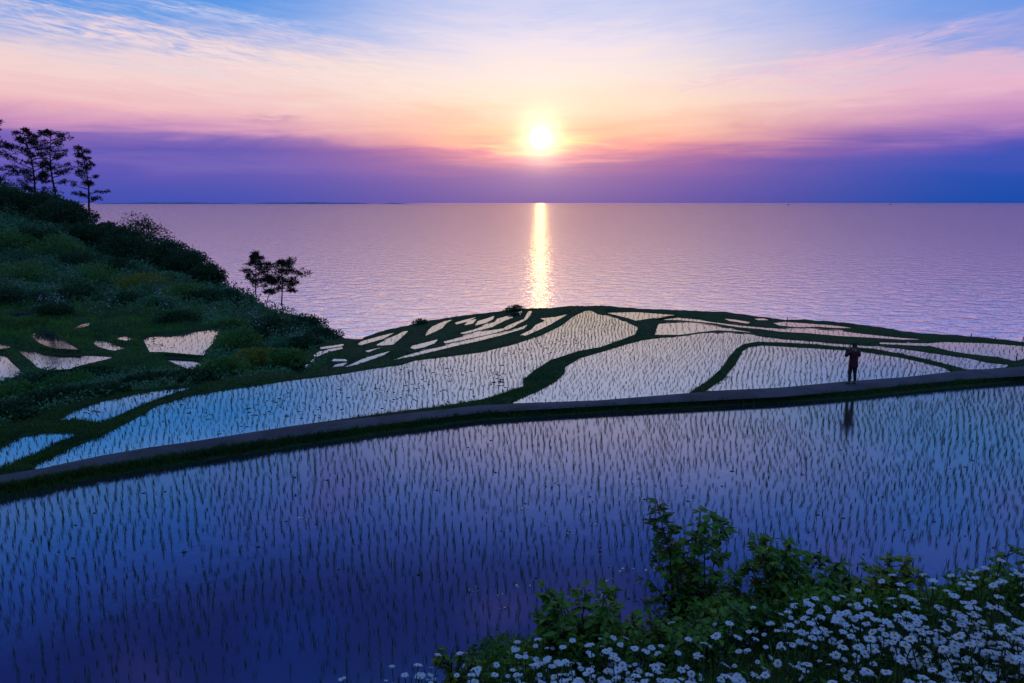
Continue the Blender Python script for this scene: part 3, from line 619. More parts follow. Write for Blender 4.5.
# ------------------------------------------------------------------ trees and shrubs on the hill
def limb_path(a, b, sag, n=5, seed=0):
    rr = np.random.default_rng(seed); t = np.linspace(0, 1, n)[:, None]; a = np.asarray(a, float); b = np.asarray(b, float)
    P = a*(1-t)+b*t; P[:, 2] += sag*np.sin(t[:, 0]*np.pi); P[1:-1] += rr.normal(0, .03*np.linalg.norm(b-a), (n-2, 3)); return P
def pine(label, base, h, wid, c0, seed, lean=(0, 0), dens=1.0, shape='layer', group='pine trees along the hill ridge'):
    rr = np.random.default_rng(seed); t = empty('pine_tree', base); tag(t, label, 'tree', group)
    tr = MB(); cr = MB(); zt = np.linspace(-.3, h*.97, 9)
    tp = np.stack([lean[0]*(zt/h)**1.4*h + .02*h*np.sin(zt/h*5+seed), lean[1]*(zt/h)*h + .02*h*np.cos(zt/h*4+seed), zt], 1)
    tr.tube(tp, np.interp(zt, [-.3, h], [.026*h*.62, .03]), 7)
    nl = int((16 if shape == 'layer' else 20)*dens)
    for i in range(nl):
        f = c0 + (1-c0)*(i+.5)/nl; z = f*h*.97; o = np.array([np.interp(z, zt, tp[:, 0]), np.interp(z, zt, tp[:, 1]), z])
        g = (f-c0)/(1-c0)
        if shape == 'layer': L = wid*.5*(1-.68*g**1.5)*rr.uniform(.6, 1.1)
        elif shape == 'cone': L = wid*.5*(1.05-.85*g)*rr.uniform(.65, 1.1)
        else: L = wid*.5*math.sqrt(max(.08, 1-(2*g-.85)**2*.75))*rr.uniform(.55, 1.1)
        a = i*2.4 + rr.uniform(-.5, .5); e = o + np.array([math.cos(a)*L, math.sin(a)*L, L*rr.uniform(0, .6)])
        lp = limb_path(o, e, -.06*L, 5, seed*50+i); tr.tube(lp, np.linspace(.012*h*.6, .012, 5), 5)
        for q in range(int(rr.integers(5, 9))):
            ff = rr.uniform(.35, 1.05); c = lp[0]*(1-ff)+lp[-1]*ff + rr.normal(0, .10*L+.05, 3)*np.array([1, 1, .45])
            tr.tube(np.array([lp[0]*(1-ff*.8)+lp[-1]*ff*.8, c]), [.012, .006], 3)
            k = 34; dv = rr.normal(size=(k, 3)); dv[:, 2] = dv[:, 2]*.7+.25; dv /= np.linalg.norm(dv, axis=1)[:, None]
            sz = rr.uniform(.06, .10)*h**.5*1.0*rr.uniform(.9, 1.35)
            cr.add(*leaves(c + dv*sz*rr.uniform(0, 1.0, (k, 1))*np.array([1.2, 1.2, .9]), dv, sz*rr.uniform(.75, 1.5, k), .26, seed*97+i*7+q))
    tr.build('trunk', M_bark, t); cr.build('crown', M_needle, t)
    return t
def px_h(p, ptop, pbase): _, _, d = to_px(np.array(p)); return (pbase-ptop)*float(d)/F
def add_pine(label, bx, by, ty, wpx, c0, seed, **kw):
    p = ground(bx, by); d = float(to_px(np.array(p))[2]); pine(label, p, (by-ty)*d/F*1.0, wpx*d/F, c0, seed, **kw)
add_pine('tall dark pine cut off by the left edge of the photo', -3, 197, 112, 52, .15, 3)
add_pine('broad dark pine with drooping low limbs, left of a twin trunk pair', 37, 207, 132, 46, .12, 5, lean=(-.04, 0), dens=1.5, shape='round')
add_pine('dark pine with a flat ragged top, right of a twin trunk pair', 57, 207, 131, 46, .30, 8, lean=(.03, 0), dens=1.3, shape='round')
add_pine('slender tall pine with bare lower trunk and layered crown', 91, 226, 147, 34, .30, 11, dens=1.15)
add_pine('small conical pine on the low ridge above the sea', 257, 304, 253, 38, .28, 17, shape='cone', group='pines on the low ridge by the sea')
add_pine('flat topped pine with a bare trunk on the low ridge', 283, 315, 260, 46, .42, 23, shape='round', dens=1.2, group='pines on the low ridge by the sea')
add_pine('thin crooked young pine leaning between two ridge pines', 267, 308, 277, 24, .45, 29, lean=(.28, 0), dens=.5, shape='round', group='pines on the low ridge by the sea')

def bushy(name, label, base, w, h, seed, m, trunk_h=0.0, nleaf=1500, size=.16, group=None, cat='shrub', lobes=9):
    rr = np.random.default_rng(seed); t = empty(name, base); tag(t, label, cat, group)
    st = MB(); cr = MB(); per = max(8, nleaf//lobes)
    for i in range(lobes):
        a = i*2.4+rr.uniform(-.4, .4); q = math.sqrt((i+.5)/lobes)*.42*w
        top = h*(1-.45*(q/(.45*w))**2)*rr.uniform(.72, 1.0); c = np.array([math.cos(a)*q, math.sin(a)*q, max(.25*h, top-.18*h)])
        st.tube(limb_path((rr.normal(0, .04), rr.normal(0, .04), -.25), c, .05*h, 5, seed*31+i), np.linspace(.035*h*.5+.008, .008, 5), 5)
        dv = rr.normal(size=(per, 3)); dv /= np.linalg.norm(dv, axis=1)[:, None]; rad = rr.uniform(.25, 1.0, (per, 1))**.6
        sc_ = np.array([.26*w, .26*w, .24*h if not trunk_h else .15*h])*rr.uniform(.75, 1.25)
        P_ = c + dv*rad*sc_
        if not trunk_h: P_[:, 2] = np.where(rr.random(per) < .3, P_[:, 2]*rr.uniform(.1, .8, per), P_[:, 2])
        cr.add(*leaves(P_, dv+rr.normal(0, .5, (per, 3))+np.array([0, 0, .25]), size*rr.uniform(.7, 1.3, per), .6, seed*13+i))
    st.build('trunk' if trunk_h else 'stem', M_bark, t); cr.build('crown' if trunk_h else 'foliage', m, t)
    return t
def add_bush(name, label, bx, by, wpx, hpx, seed, m, **kw):
    p = ground(bx, by); d = float(to_px(np.array(p))[2]); kw['size'] = kw.get('size', .16)*max(1, d/58); return bushy(name, label, p, wpx*d/F, hpx*d/F, seed, m, **kw)
GR = 'shrubs massed on the ridge'
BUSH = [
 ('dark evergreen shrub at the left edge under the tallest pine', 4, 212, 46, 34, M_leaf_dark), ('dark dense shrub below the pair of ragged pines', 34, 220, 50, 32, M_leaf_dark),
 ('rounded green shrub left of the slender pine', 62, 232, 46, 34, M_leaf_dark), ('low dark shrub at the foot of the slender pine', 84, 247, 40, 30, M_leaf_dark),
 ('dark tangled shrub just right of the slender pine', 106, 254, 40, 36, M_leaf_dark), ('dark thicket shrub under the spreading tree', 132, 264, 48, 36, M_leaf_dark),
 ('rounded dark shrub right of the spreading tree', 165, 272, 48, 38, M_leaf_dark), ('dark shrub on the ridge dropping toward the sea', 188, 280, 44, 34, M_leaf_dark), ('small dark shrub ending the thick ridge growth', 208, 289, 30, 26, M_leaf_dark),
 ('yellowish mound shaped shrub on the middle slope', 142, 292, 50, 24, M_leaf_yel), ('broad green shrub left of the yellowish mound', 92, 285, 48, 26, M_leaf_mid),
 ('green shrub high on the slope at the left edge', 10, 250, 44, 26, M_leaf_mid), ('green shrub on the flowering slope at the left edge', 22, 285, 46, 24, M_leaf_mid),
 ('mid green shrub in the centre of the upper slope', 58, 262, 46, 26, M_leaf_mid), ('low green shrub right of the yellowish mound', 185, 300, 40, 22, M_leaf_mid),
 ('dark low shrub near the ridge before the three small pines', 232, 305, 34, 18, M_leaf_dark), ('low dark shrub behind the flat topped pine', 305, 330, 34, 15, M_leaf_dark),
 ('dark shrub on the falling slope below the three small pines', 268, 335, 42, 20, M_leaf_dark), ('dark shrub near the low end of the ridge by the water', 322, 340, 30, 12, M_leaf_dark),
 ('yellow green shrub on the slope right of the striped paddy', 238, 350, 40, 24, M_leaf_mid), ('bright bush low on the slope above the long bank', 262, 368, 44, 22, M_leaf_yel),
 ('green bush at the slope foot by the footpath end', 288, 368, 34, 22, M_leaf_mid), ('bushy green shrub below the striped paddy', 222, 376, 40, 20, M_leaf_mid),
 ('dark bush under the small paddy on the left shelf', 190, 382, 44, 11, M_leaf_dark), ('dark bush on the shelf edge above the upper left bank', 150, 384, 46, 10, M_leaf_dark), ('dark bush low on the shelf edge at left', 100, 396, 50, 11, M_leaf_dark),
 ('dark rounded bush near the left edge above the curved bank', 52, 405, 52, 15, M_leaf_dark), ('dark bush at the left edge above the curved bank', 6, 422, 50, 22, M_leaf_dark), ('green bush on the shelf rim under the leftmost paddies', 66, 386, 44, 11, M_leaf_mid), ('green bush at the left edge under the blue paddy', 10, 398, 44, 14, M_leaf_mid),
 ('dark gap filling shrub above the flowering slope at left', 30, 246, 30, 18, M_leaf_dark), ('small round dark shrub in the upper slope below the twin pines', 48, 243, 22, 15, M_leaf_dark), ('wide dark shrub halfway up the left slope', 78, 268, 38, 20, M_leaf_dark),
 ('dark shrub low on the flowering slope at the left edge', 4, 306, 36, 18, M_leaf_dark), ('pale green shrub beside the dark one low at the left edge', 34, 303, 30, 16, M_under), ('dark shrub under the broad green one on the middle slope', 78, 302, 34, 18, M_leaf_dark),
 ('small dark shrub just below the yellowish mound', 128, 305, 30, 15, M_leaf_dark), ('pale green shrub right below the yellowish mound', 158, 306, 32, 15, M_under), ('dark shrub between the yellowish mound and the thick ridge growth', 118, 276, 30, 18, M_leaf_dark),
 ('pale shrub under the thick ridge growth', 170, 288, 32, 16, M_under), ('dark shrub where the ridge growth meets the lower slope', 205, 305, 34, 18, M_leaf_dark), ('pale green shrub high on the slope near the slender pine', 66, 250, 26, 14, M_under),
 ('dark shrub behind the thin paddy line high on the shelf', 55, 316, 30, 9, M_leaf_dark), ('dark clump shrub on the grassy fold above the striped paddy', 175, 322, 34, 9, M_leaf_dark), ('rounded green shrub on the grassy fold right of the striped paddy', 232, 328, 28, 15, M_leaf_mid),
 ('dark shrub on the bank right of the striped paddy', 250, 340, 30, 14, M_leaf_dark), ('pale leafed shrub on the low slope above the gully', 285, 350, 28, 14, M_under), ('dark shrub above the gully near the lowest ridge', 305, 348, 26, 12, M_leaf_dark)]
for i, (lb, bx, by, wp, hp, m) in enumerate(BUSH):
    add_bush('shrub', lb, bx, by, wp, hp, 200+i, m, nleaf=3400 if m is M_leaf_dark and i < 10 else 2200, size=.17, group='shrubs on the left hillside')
add_bush('spreading_tree', 'small spreading tree with open flat crown against the sea', 144, 256, 44, 48, 300, M_leaf_dark, trunk_h=1, nleaf=2600, size=.14, cat='tree', lobes=11)
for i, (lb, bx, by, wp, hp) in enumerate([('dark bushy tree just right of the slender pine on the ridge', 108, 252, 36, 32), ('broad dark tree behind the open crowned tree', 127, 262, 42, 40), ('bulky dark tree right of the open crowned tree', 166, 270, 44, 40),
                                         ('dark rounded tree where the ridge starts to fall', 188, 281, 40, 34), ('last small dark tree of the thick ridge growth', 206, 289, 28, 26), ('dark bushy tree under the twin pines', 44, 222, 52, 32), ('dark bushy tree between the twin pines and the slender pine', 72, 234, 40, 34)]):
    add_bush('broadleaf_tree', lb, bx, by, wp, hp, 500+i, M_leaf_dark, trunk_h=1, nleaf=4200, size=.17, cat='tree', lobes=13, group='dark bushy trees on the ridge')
add_bush('shrub', 'dark round shrub on the terrace rim below the sun', 514, 311.5, 16, 6, 310, M_leaf_dark, nleaf=900, size=.12, lobes=5)
add_bush('shrub', 'small dark shrub on the rim of the left terraces', 421, 325, 14, 6, 311, M_leaf_dark, nleaf=700, size=.12, lobes=5)

# ------------------------------------------------------------------ stakes on the right rim
for i, (bx, by, hp, lb) in enumerate([(1022, 344, 9, 'thin wooden stake on the rim at the right edge'), (971, 338.5, 6, 'short wooden stake on the rim near the right'), (995, 340.5, 4, 'stubby wooden stake between two taller rim stakes'),
                                      (787, 321.5, 6, 'short stake on the rim left of the standing person'), (1016, 362, 12, 'taller wooden stake beside the path at the right edge')]):
    p = ground(bx, by); d = float(to_px(np.array(p))[2]); h = .75*hp*d/F
    t = tag(empty('wooden_stake', p), lb, 'stake', 'stakes on the right terraces')
    m = MB(); m.tube([(0, 0, -.2), (0, 0, 0), (.01, .01, h*.6), (.03, .01, h*.97), (.031, .01, h)], [.03, .03, .028, .026, .016], 7); m.build('post', M_wood, t)
    m = MB(); m.tube([(.025, .01, h*.80), (.026, .01, h*.86)], [.034, .034], 7); m.build('twine_wrap', M_straw, t)

# ------------------------------------------------------------------ two far boats
for i, (a, lb, sc_) in enumerate([(788.5, 'tiny dark boat on the horizon right of the sun', 1.0), (890.5, 'tiny dark boat on the horizon toward the right edge', .8)]):
    d = ray(a, 204.2); p = at_z(a, 205.0, -25.0); L = 2.6*float(to_px(p)[2])/F*sc_*1.3
    t = tag(empty('fishing_boat', p), lb, 'boat', 'boats on the horizon'); t.rotation_euler = (0, 0, .2*i)
    bm = bmesh.new(); n = 9; rings = []
    for q in range(n):
        f = q/(n-1)*2-1; wd_ = .16*L*math.sqrt(max(.02, 1-max(0, f)**2.2)); dk = .10*L+.05*L*max(0, f)**2
        rings.append([bm.verts.new((f*L/2, wd_, dk)), bm.verts.new((f*L/2, wd_*.6, -.03*L)), bm.verts.new((f*L/2, -wd_*.6, -.03*L)), bm.verts.new((f*L/2, -wd_, dk))])
    for q in range(n-1):
        for e in range(4): bm.faces.new((rings[q][e], rings[q][(e+1) % 4], rings[q+1][(e+1) % 4], rings[q+1][e]))
    bm.faces.new(rings[0]); bm.faces.new(rings[-1][::-1]); bmesh.ops.recalc_face_normals(bm, faces=bm.faces); mesh_bm('hull', bm, M_hull, t, False)
    bm = bmesh.new(); bmesh.ops.create_cube(bm, size=1); bmesh.ops.scale(bm, vec=(.28*L, .2*L, .16*L), verts=bm.verts); bmesh.ops.translate(bm, vec=(-.12*L, 0, .17*L), verts=bm.verts)
    bmesh.ops.bevel(bm, geom=bm.edges[:], offset=.02*L, segments=2, affect='EDGES'); mesh_bm('cabin', bm, M_hull, t, False)
    m = MB(); m.tube([(-.1*L, 0, .25*L), (-.1*L, 0, .5*L)], [.012*L, .008*L], 5); m.build('mast', M_hull, t)

# ------------------------------------------------------------------ the person on the path
M_skin = mat('skin', (.30, .18, .13), (.34, .20, .15), 8, .6); M_shirt = mat('dark_red_jacket', (.065, .014, .014), (.045, .010, .012), 12, .85)
M_trous = mat('dark_trousers', (.02, .02, .026), (.028, .028, .034), 12, .9); M_hair = mat('dark_hair', (.012, .01, .01), (.02, .016, .014), 30, .6); M_shoe = mat('dark_shoes', (.02, .02, .02), (.03, .03, .03), 20, .6)
def skinned(name, V, E, Rd, root, m, parent, sub=2):
    me = bpy.data.meshes.new(name); me.from_pydata(V, E, []); o = bpy.data.objects.new(name, me); COL.objects.link(o)
    md = o.modifiers.new('skin', 'SKIN'); md.use_smooth_shade = True
    for i, q in enumerate(me.skin_vertices[0].data): q.radius = Rd[i] if isinstance(Rd[i], tuple) else (Rd[i], Rd[i]); q.use_root = (i == root)
    o.modifiers.new('sub', 'SUBSURF').levels = sub; o.modifiers['sub'].render_levels = sub
    dg = bpy.context.evaluated_depsgraph_get(); me2 = bpy.data.meshes.new_from_object(o.evaluated_get(dg)); me2.name = name
    bpy.data.objects.remove(o); me2.materials.clear(); me2.materials.append(m)
    me2.polygons.foreach_set('use_smooth', np.ones(len(me2.polygons), bool))
    o = bpy.data.objects.new(name, me2); COL.objects.link(o); o.parent = parent; return o
pp = at_z(851.5, 384.2, .045)
per = tag(empty('person', tuple(pp)), 'person in a dark red jacket standing on the path with elbows raised, facing the sea', 'person')
per.rotation_euler = (0, 0, .08); per.scale = (1.03, 1.03, 1.03)
# faces +Y (away); 1.66 m tall
Vb = [(0, 0, .88), (0, .0, 1.02), (0, .01, 1.18), (0, 0, 1.33), (0, .01, 1.41), (0, .03, 1.46), (0, .03, 1.54), (0, .04, 1.60)]
Rb = [(.13, .10), (.125, .095), (.145, .10), (.12, .085), (.055, .055), (.052, .055), (.082, .095), (.066, .078)]
Eb = [(0, 1), (1, 2), (2, 3), (3, 4), (4, 5), (5, 6), (6, 7)]
def chain(start, pts, rads):
    k = start
    for p_, r_ in zip(pts, rads): Vb.append(p_); Rb.append(r_); Eb.append((k, len(Vb)-1)); k = len(Vb)-1
    return k
for sgn in (-1, 1):
    chain(0, [(sgn*.085, 0, .82), (sgn*.095, .01, .64), (sgn*.105, .015, .46), (sgn*.11, -.005, .28), (sgn*.115, -.01, .09), (sgn*.118, .03, .035), (sgn*.125, .13, .025)], [.095, .078, .058, .056, .038, .036, .026])
    k = chain(3, [(sgn*.165, 0, 1.33), (sgn*.245, .05, 1.21), (sgn*.285, .11, 1.11), (sgn*.20, .20, 1.27), (sgn*.115, .22, 1.45), (sgn*.085, .225, 1.51)], [.058, .050, .044, .038, .027, .030])
    for f in range(4):
        chain(k, [(sgn*(.075-.004*f), .235, 1.545+.004*f), (sgn*(.05-.004*f), .24+.006*f, 1.55-.017*f), (sgn*.02, .235, 1.55-.018*f)], [.009, .009, .008])
    chain(k, [(sgn*.065, .215, 1.50), (sgn*.045, .21, 1.485)], [.010, .009])
skinned('body', Vb, Eb, Rb, 0, M_skin, per)
# jacket: torso down to the upper thigh, sleeves to the wrist
V_ = [(0, 0, .64), (0, 0, .80), (0, 0, 1.0), (0, .01, 1.18), (0, 0, 1.335), (0, .01, 1.40)]; R_ = [(.225, .16), (.21, .155), (.185, .135), (.195, .135), (.15, .105), (.075, .075)]; E_ = [(0, 1), (1, 2), (2, 3), (3, 4), (4, 5)]
for sgn in (-1, 1):
    k = 4
    for p_, r_ in zip([(sgn*.165, 0, 1.325), (sgn*.245, .05, 1.21), (sgn*.288, .11, 1.11), (sgn*.20, .20, 1.27), (sgn*.125, .218, 1.43)], [.078, .068, .062, .054, .042]):
        V_.append(p_); R_.append(r_); E_.append((k, len(V_)-1)); k = len(V_)-1
skinned('jacket', V_, E_, R_, 2, M_shirt, per)
V_ = [(0, 0, .90), (0, 0, .84)]; R_ = [(.14, .11), (.145, .115)]; E_ = [(0, 1)]
for sgn in (-1, 1):
    k = 1
    for p_, r_ in zip([(sgn*.085, 0, .78), (sgn*.095, .01, .64), (sgn*.105, .015, .46), (sgn*.11, -.005, .28), (sgn*.115, -.01, .10)], [.106, .090, .070, .066, .056]):
        V_.append(p_); R_.append(r_); E_.append((k, len(V_)-1)); k = len(V_)-1
skinned('trousers', V_, E_, R_, 1, M_trous, per)
for sgn in (-1, 1):
    skinned('shoe', [(sgn*.116, -.05, .045), (sgn*.118, .03, .045), (sgn*.124, .11, .036), (sgn*.127, .17, .03)], [(0, 1), (1, 2), (2, 3)], [.042, .046, .042, .03], 1, M_shoe, per)
skinned('hair', [(0, .0, 1.50), (0, .005, 1.57), (0, .03, 1.635), (0, .085, 1.645)], [(0, 1), (1, 2), (2, 3)], [(.07, .045), (.09, .08), (.078, .07), (.05, .035)], 1, M_hair, per)

# ------------------------------------------------------------------ flower bank in front of the camera
BROW = [(-700, 860), (0, 780), (300, 732), (450, 704), (600, 672), (800, 636), (1024, 602), (1300, 560), (1700, 520)]
us = np.arange(-700, 1701, 12.0); vbz = interp(us, BROW); NRB = 60
q0 = 1/5.3; q1 = 1/1.05; t = np.linspace(0, 1, NRB)[:, None]; vnear = 1500.0
BV = vbz[None]*(1-t)+vnear*t; BQ = q0*(1-t)+q1*t; BU = np.broadcast_to(us[None], BV.shape)
BP = at_depth(BU, BV, 1/BQ)
BP[..., 2] += .05*np.sin(BP[..., 0]*3.1+1)*np.sin(BP[..., 1]*2.7) + .03*np.sin(BP[..., 0]*7)*np.cos(BP[..., 1]*6)
e0 = BP[0]; outd = ray(us, vbz); outd = outd/np.linalg.norm(outd[:, :2], axis=1)[:, None]; outd[:, 2] = 0
sk = [e0 + outd*s_ + np.array([0, 0, -1.])*dz for s_, dz in ((.5, .35), (1.2, 1.3), (2.6, 3.0))]
sk.append(np.column_stack([(e0+outd*4.6)[:, :2], np.full(len(us), -.9)]))
ALLB = np.concatenate([np.array(sk[::-1]), BP]); nr, nc = ALLB.shape[:2]; ii, jj = np.meshgrid(np.arange(nr-1), np.arange(nc-1), indexing='ij'); b0 = (ii*nc+jj).ravel()
M_soil = mat('bank_soil', (.02, .03, .012), (.03, .045, .014), 4, .95, 0, .1, .6, 14, None, 'World')
tag(mesh_np('flower_bank_ground', ALLB.reshape(-1, 3), np.stack([b0, b0+nc, b0+nc+1, b0+1], 1), M_soil, smooth=True), kind='structure')
def bank_pt(u, t_):
    j = int(np.clip(round((u+700)/12), 0, len(us)-1)); i = int(np.clip(round(t_*(NRB-1)), 0, NRB-1)); return BP[i, j]
# daisy prototypes
def daisy(seed):
    rr = np.random.default_rng(seed); t = empty('daisy', (0, 0, 0)); h = 1.0; hd = .0215*rr.uniform(.9, 1.1)
    st = MB(); sp = np.array([(0, 0, -.04), (.01, 0, .10), (.015, .01, .2), (.012, .012, .298)]); st.tube(sp, [.0035, .003, .0025, .003], 5)
    st.add(*leaves(np.array([(0.01, 0, .05), (.01, 0, .09), (.012, .004, .14), (.014, .008, .19)]), rr.normal(size=(4, 3))*np.array([1, 1, .3])+np.array([0, 0, .5]), np.array([.07, .07, .055, .04]), .28, seed))
    st.build('stem', M_stem, t)
    n = int(rr.integers(17, 23)); V = []; Fc = []; c = sp[-1]; tl = rr.uniform(-.1, .1, 2)
    for i in range(n):
        a = i*2*np.pi/n + rr.normal(0, .06); L = hd*rr.uniform(.88, 1.08); w = hd*.19; dr = rr.uniform(-.25, .22)
        d = np.array([math.cos(a), math.sin(a), 0]); s_ = np.array([-d[1], d[0], 0]); k = len(V)
        for f, ww, zz in ((.2, .5, .002), (.62, 1.0, .004), (.93, .75, .002+dr*hd*.6), (1.0, .25, dr*hd)):
            p = c + d*L*f + np.array([0, 0, zz]); V += [p - s_*w*ww, p + s_*w*ww]
        for q in range(3): Fc += [(k+2*q, k+2*q+1, k+2*q+3), (k+2*q, k+2*q+3, k+2*q+2)]
    mesh_np('petals', V, Fc, M_petal, t)
    bm = bmesh.new(); bmesh.ops.create_uvsphere(bm, u_segments=12, v_segments=7, radius=hd*.30); bmesh.ops.scale(bm, vec=(1, 1, .55), verts=bm.verts); bmesh.ops.translate(bm, vec=tuple(c+np.array([0, 0, .003])), verts=bm.verts)
    mesh_bm('disc', bm, M_disc, t)
    return t
DP = [daisy(70+i) for i in range(5)]
r = np.random.default_rng(55); spots = []
tries = 0
while len(spots) < 2000 and tries < 90000:
    tries += 1; u = r.uniform(330, 1400); t_ = r.beta(1.15, 2.6)*.62
    p = bank_pt(u, t_) + np.array([r.normal(0, .05), r.normal(0, .05), 0])
    hsc = r.uniform(.62, 1.4); top = p + np.array([0, 0, .3*hsc]); a, b, d = to_px(top)
    if not (-10 < float(a) < 1400 and 540 < float(b) < 710): continue
    # clumps; thin in the shrubby middle
    dens = .55+.45*math.sin(p[0]*3.3+p[1]*1.7)
    shr = math.exp(-((float(a)-640)/120)**2 - ((float(b)-600)/38)**2)
    if float(b) < np.interp(float(a), [330, 370, 430, 480, 640, 780, 850, 930, 1024], [690, 674, 655, 645, 632, 604, 588, 568, 552]): continue
    if r.random() > max(.25, dens)*(1-.93*shr): continue
    if spots and min((p[0]-q[0][0])**2+(p[1]-q[0][1])**2 for q in spots[-400:]) < .026**2: continue
    spots.append((p, hsc, float(a), float(b), float(d)))
infr = [s_ for s_ in spots if 2 < s_[2] < 1022 and s_[3] < 680]; infr.sort(key=lambda s_: s_[4])
sing = infr[:300]; ids = set(id(s_) for s_ in sing); other = [s_ for s_ in spots if id(s_) not in ids]
GD = 'white daisies on the flower bank'
def dlabel(a, b):
    if a < 470: return 'white daisy of the small patch at the left tip of the flower bank'
    if a < 640: return 'white daisy on the flower bank in front of the leafy shrubs'
    if a < 800: return 'white daisy low on the flower bank below the tallest shrub'
    if b < 610: return 'white daisy near the top of the flower bank by the paddy water'
    if a < 920: return 'white daisy in the thick middle of the flower bank'
    if b < 640: return 'white daisy by the right edge below the slim green shrub'
    return 'white daisy in the lowest right corner of the flower bank'
first = set()
for p, hsc, a, b, d in sing:
    v = random.randrange(5); tilt = (random.gauss(.10, .36), random.gauss(0, .34))
    o = dup(DP[v], tuple(p), random.uniform(0, 6.28), hsc, tilt); tag(o, dlabel(a, b), 'daisy', GD)
mbp, mbs = MB(), MB()
for p, hsc, a, b, d in other:
    s0 = DP[random.randrange(5)]; rz = random.uniform(0, 6.28); mtx = Matrix.LocRotScale(Vector(p), Matrix.Rotation(rz, 3, 'Z') @ Matrix.Rotation(random.gauss(0, .34), 3, 'X'), Vector((hsc,)*3))
    for ch in s0.children:
        me = ch.data
        if ch.name.startswith('disc'): continue
        co = np.array([mtx @ v.co for v in me.vertices]); fc = np.array([pl.vertices[:] for pl in me.polygons])
        (mbp if ch.name.startswith('petals') else mbs).add(co, fc)
if other:
    dm = empty('daisy_drift', (0, 0, 0)); tag(dm, 'further white daisies thickening the flower bank', 'daisies', kind='stuff')
    tag(mbs.build('stems', M_stem, dm), kind='stuff'); tag(mbp.build('petals', M_petal, dm), kind='stuff')
for d_ in DP:
    for ch in list(d_.children): bpy.data.objects.remove(ch)
    bpy.data.objects.remove(d_)
# grass and leaves between the flowers
n = 9000; uu = r.uniform(200, 1250, n); ts = r.beta(1.0, 2.2, n)*.75; Pg = np.array([bank_pt(a, b) for a, b in zip(uu, ts)]) + np.column_stack([r.normal(0, .06, (n, 2)), np.full(n, -.02)])
mb = MB(); mb.add(*blades(Pg, r.uniform(.10, .30, n), .007, .6, 5))
nb_ = 16000; ub = r.uniform(470, 1200, nb_); ob = r.uniform(-.2, 1.0, nb_); pb = np.array([bank_pt(a, 0) for a in ub]); od = pb[:, :2]/np.linalg.norm(pb[:, :2], axis=1)[:, None]
patch = .75+.25*np.sin(ub*.045+1)*np.sin(ub*.021)
pb = pb + np.column_stack([od*ob[:, None], r.random(nb_)**1.3*(.30+.20*np.exp(-((ub-720)/170)**2))*patch*(1-.35*ob) - np.maximum(ob, 0)*.42]) + np.column_stack([r.normal(0, .04, (nb_, 2)), np.zeros(nb_)])
mb.add(*leaves(pb, r.normal(size=(nb_, 3))*np.array([1, 1, .5])+np.array([0, -.2, .5]), r.uniform(.035, .075, nb_), .6, 9))
n2 = 7000; k = r.integers(0, n, n2); Pl = Pg[k] + np.column_stack([r.normal(0, .05, (n2, 2)), r.uniform(.02, .20, n2)])
mb.add(*leaves(Pl, r.normal(size=(n2, 3))*np.array([1, 1, .5])+np.array([0, 0, .4]), r.uniform(.03, .07, n2), .4, 6))
tag(mb.build('flower_bank_grass', M_leaf_front), 'green stems and grass filling the flower bank', 'grass', kind='stuff')

# foreground shrubs: branching stems carrying pairs of ovate leaves
def leafy_shrub(name, label, base, stems, m, seed, leaf=.075, per_m=34):
    rr = np.random.default_rng(seed); t = empty(name, tuple(base)); tag(t, label, 'shrub', 'leafy shrubs on the flower bank edge')
    sm = MB(); lm = MB(); base = np.asarray(base, float)
    for i, tip in enumerate(stems):
        tip = np.asarray(tip, float)-base; L = np.linalg.norm(tip); st = np.array([rr.normal(0, .08), rr.normal(0, .08), -.1])
        P_ = limb_path(st, tip, .04*L, 7, seed*17+i); sm.tube(P_, np.linspace(.011, .003, 7), 5)
        n = max(9, int(L*per_m*1.15)); tt_ = np.sort(rr.uniform(.22, 1.0, n))
        twig = []
        for q in tt_:
            k = q*6; a = min(5, int(k)); c = P_[a]*(1-(k-a))+P_[a+1]*(k-a)
            dv = rr.normal(size=3)*np.array([1, 1, .35]); dv /= np.linalg.norm(dv); ext = rr.uniform(.02, .15)*(1.25-.7*q)*(1 if L > .5 else .7)
            e = c + dv*ext + np.array([0, 0, .02]); sm.tube(np.array([c, (c+e)/2+np.array([0, 0, .01]), e]), [.0025, .002, .0014], 3)
            for w in range(int(rr.integers(2, 5))):
                dd = dv + rr.normal(0, .7, 3)*np.array([1, 1, .5]) - np.array([0, 0, .15])
                twig.append((c + (e-c)*rr.uniform(.4, 1), dd))
        lm.add(*leaves(np.array([x[0] for x in twig]), np.array([x[1] for x in twig]), leaf*rr.uniform(.7, 1.3, len(twig)), .56, seed*41+i, .08, .35))
    sm.build('stem', M_bark, t); lm.build('foliage', m, t)
def tips(lst, s_, jit=.12):
    return [at_depth(a, b, s_ + r.normal(0, jit)) for a, b in lst]
def spread_tips(x0, x1, ytop, n, s_, seed):
    rr = np.random.default_rng(seed); out = []
    for i in range(n):
        a = rr.uniform(x0, x1); b = np.interp(a, [q[0] for q in ytop], [q[1] for q in ytop]) + abs(rr.normal(0, 14)); out.append((a, b))
    return tips(out, s_)
b0_ = at_depth(690, 648, 5.7)
leafy_shrub('leafy_shrub', 'tallest dark leafy shrub rising in front of the paddy water', b0_, tips([(657, 503), (668, 520), (700, 512), (720, 520), (690, 545), (655, 545), (722, 548), (676, 562), (700, 575), (735, 575), (650, 580), (715, 595), (680, 600), (640, 598)], 5.7), M_leaf_front, 401, .08, 46)
b1_ = at_depth(582, 668, 5.5)
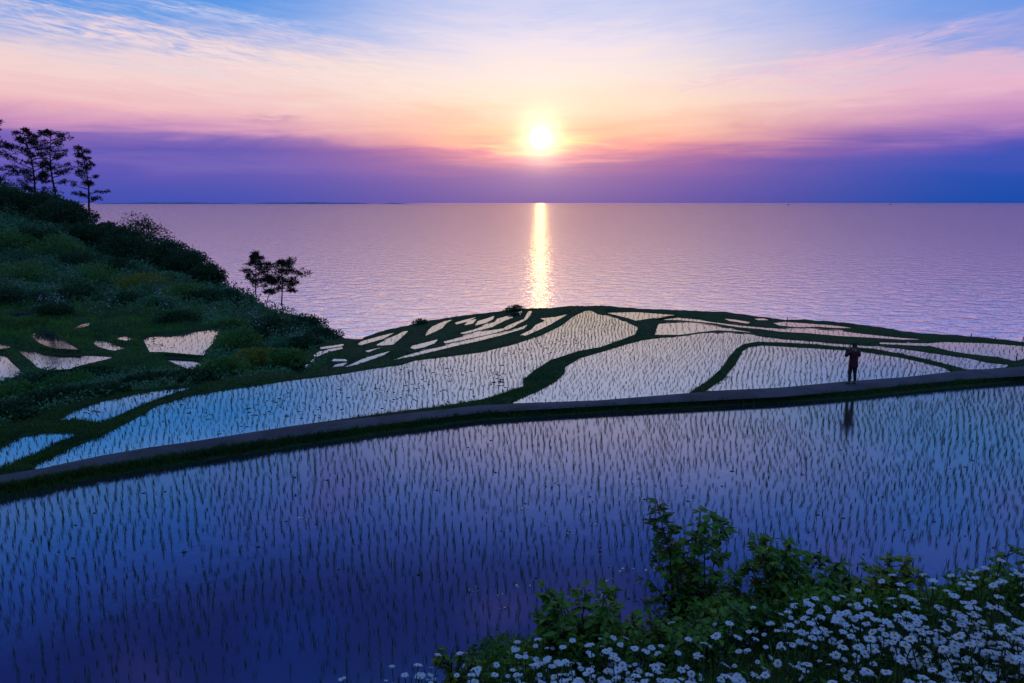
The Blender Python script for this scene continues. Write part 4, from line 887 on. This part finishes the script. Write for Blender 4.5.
leafy_shrub('leafy_shrub', 'rounded leafy shrub standing alone left of the tallest one', b1_, tips([(545, 588), (560, 600), (585, 590), (603, 590), (535, 610), (615, 605), (572, 615), (598, 618), (540, 630), (560, 634), (620, 628), (590, 640), (640, 620)], 5.5), M_leaf_front, 402, .08, 66)
b2_ = at_depth(790, 630, 5.8)
leafy_shrub('leafy_shrub', 'wide leafy shrub with upright shoots right of the tallest one', b2_, tips([(760, 532), (756, 545), (786, 540), (800, 550), (770, 558), (820, 556), (840, 562), (745, 560), (790, 575), (815, 578), (840, 582), (760, 585), (735, 590), (780, 600), (850, 575), (860, 590)], 5.8), M_leaf_front, 403, .076, 62)
b3_ = at_depth(890, 610, 5.6)
leafy_shrub('leafy_shrub', 'yellow green low shrub at the top of the flower bank', b3_, tips([(870, 565), (890, 560), (905, 563), (920, 575), (860, 580), (880, 582), (900, 585), (925, 590), (850, 592)], 5.6), M_leaf_front_y, 404, .07, 95)
b4_ = at_depth(455, 690, 5.2)
leafy_shrub('leafy_shrub', 'small yellowish plant in the left tip of the flower bank', b4_, tips([(438, 650), (455, 646), (466, 652), (448, 660), (472, 664)], 5.2), M_leaf_front_y, 405, .06, 55)
b5_ = at_depth(680, 668, 5.0)
leafy_shrub('leafy_shrub', 'low leafy shrub between daisies under the tallest shrub', b5_, tips([(630, 628), (650, 620), (670, 618), (700, 612), (720, 616), (740, 610), (690, 632), (660, 640), (715, 632), (610, 640), (760, 615), (640, 645)], 5.0, .2), M_leaf_front, 406, .065, 75)
b6_ = at_depth(830, 630, 5.2)
leafy_shrub('leafy_shrub', 'low dark leafy shrub among daisies below the wide shrub', b6_, tips([(770, 606), (790, 602), (810, 596), (830, 598), (850, 596), (870, 598), (800, 612), (840, 610), (750, 615)], 5.2, .2), M_leaf_front, 407, .06, 80)
b7_ = at_depth(985, 590, 5.6)
leafy_shrub('leafy_shrub', 'slim green shrub at the right edge behind the daisies', b7_, tips([(1005, 556), (1018, 548), (985, 566), (965, 572), (1030, 556), (945, 578)], 5.6), M_leaf_front_y, 408, .055, 40)
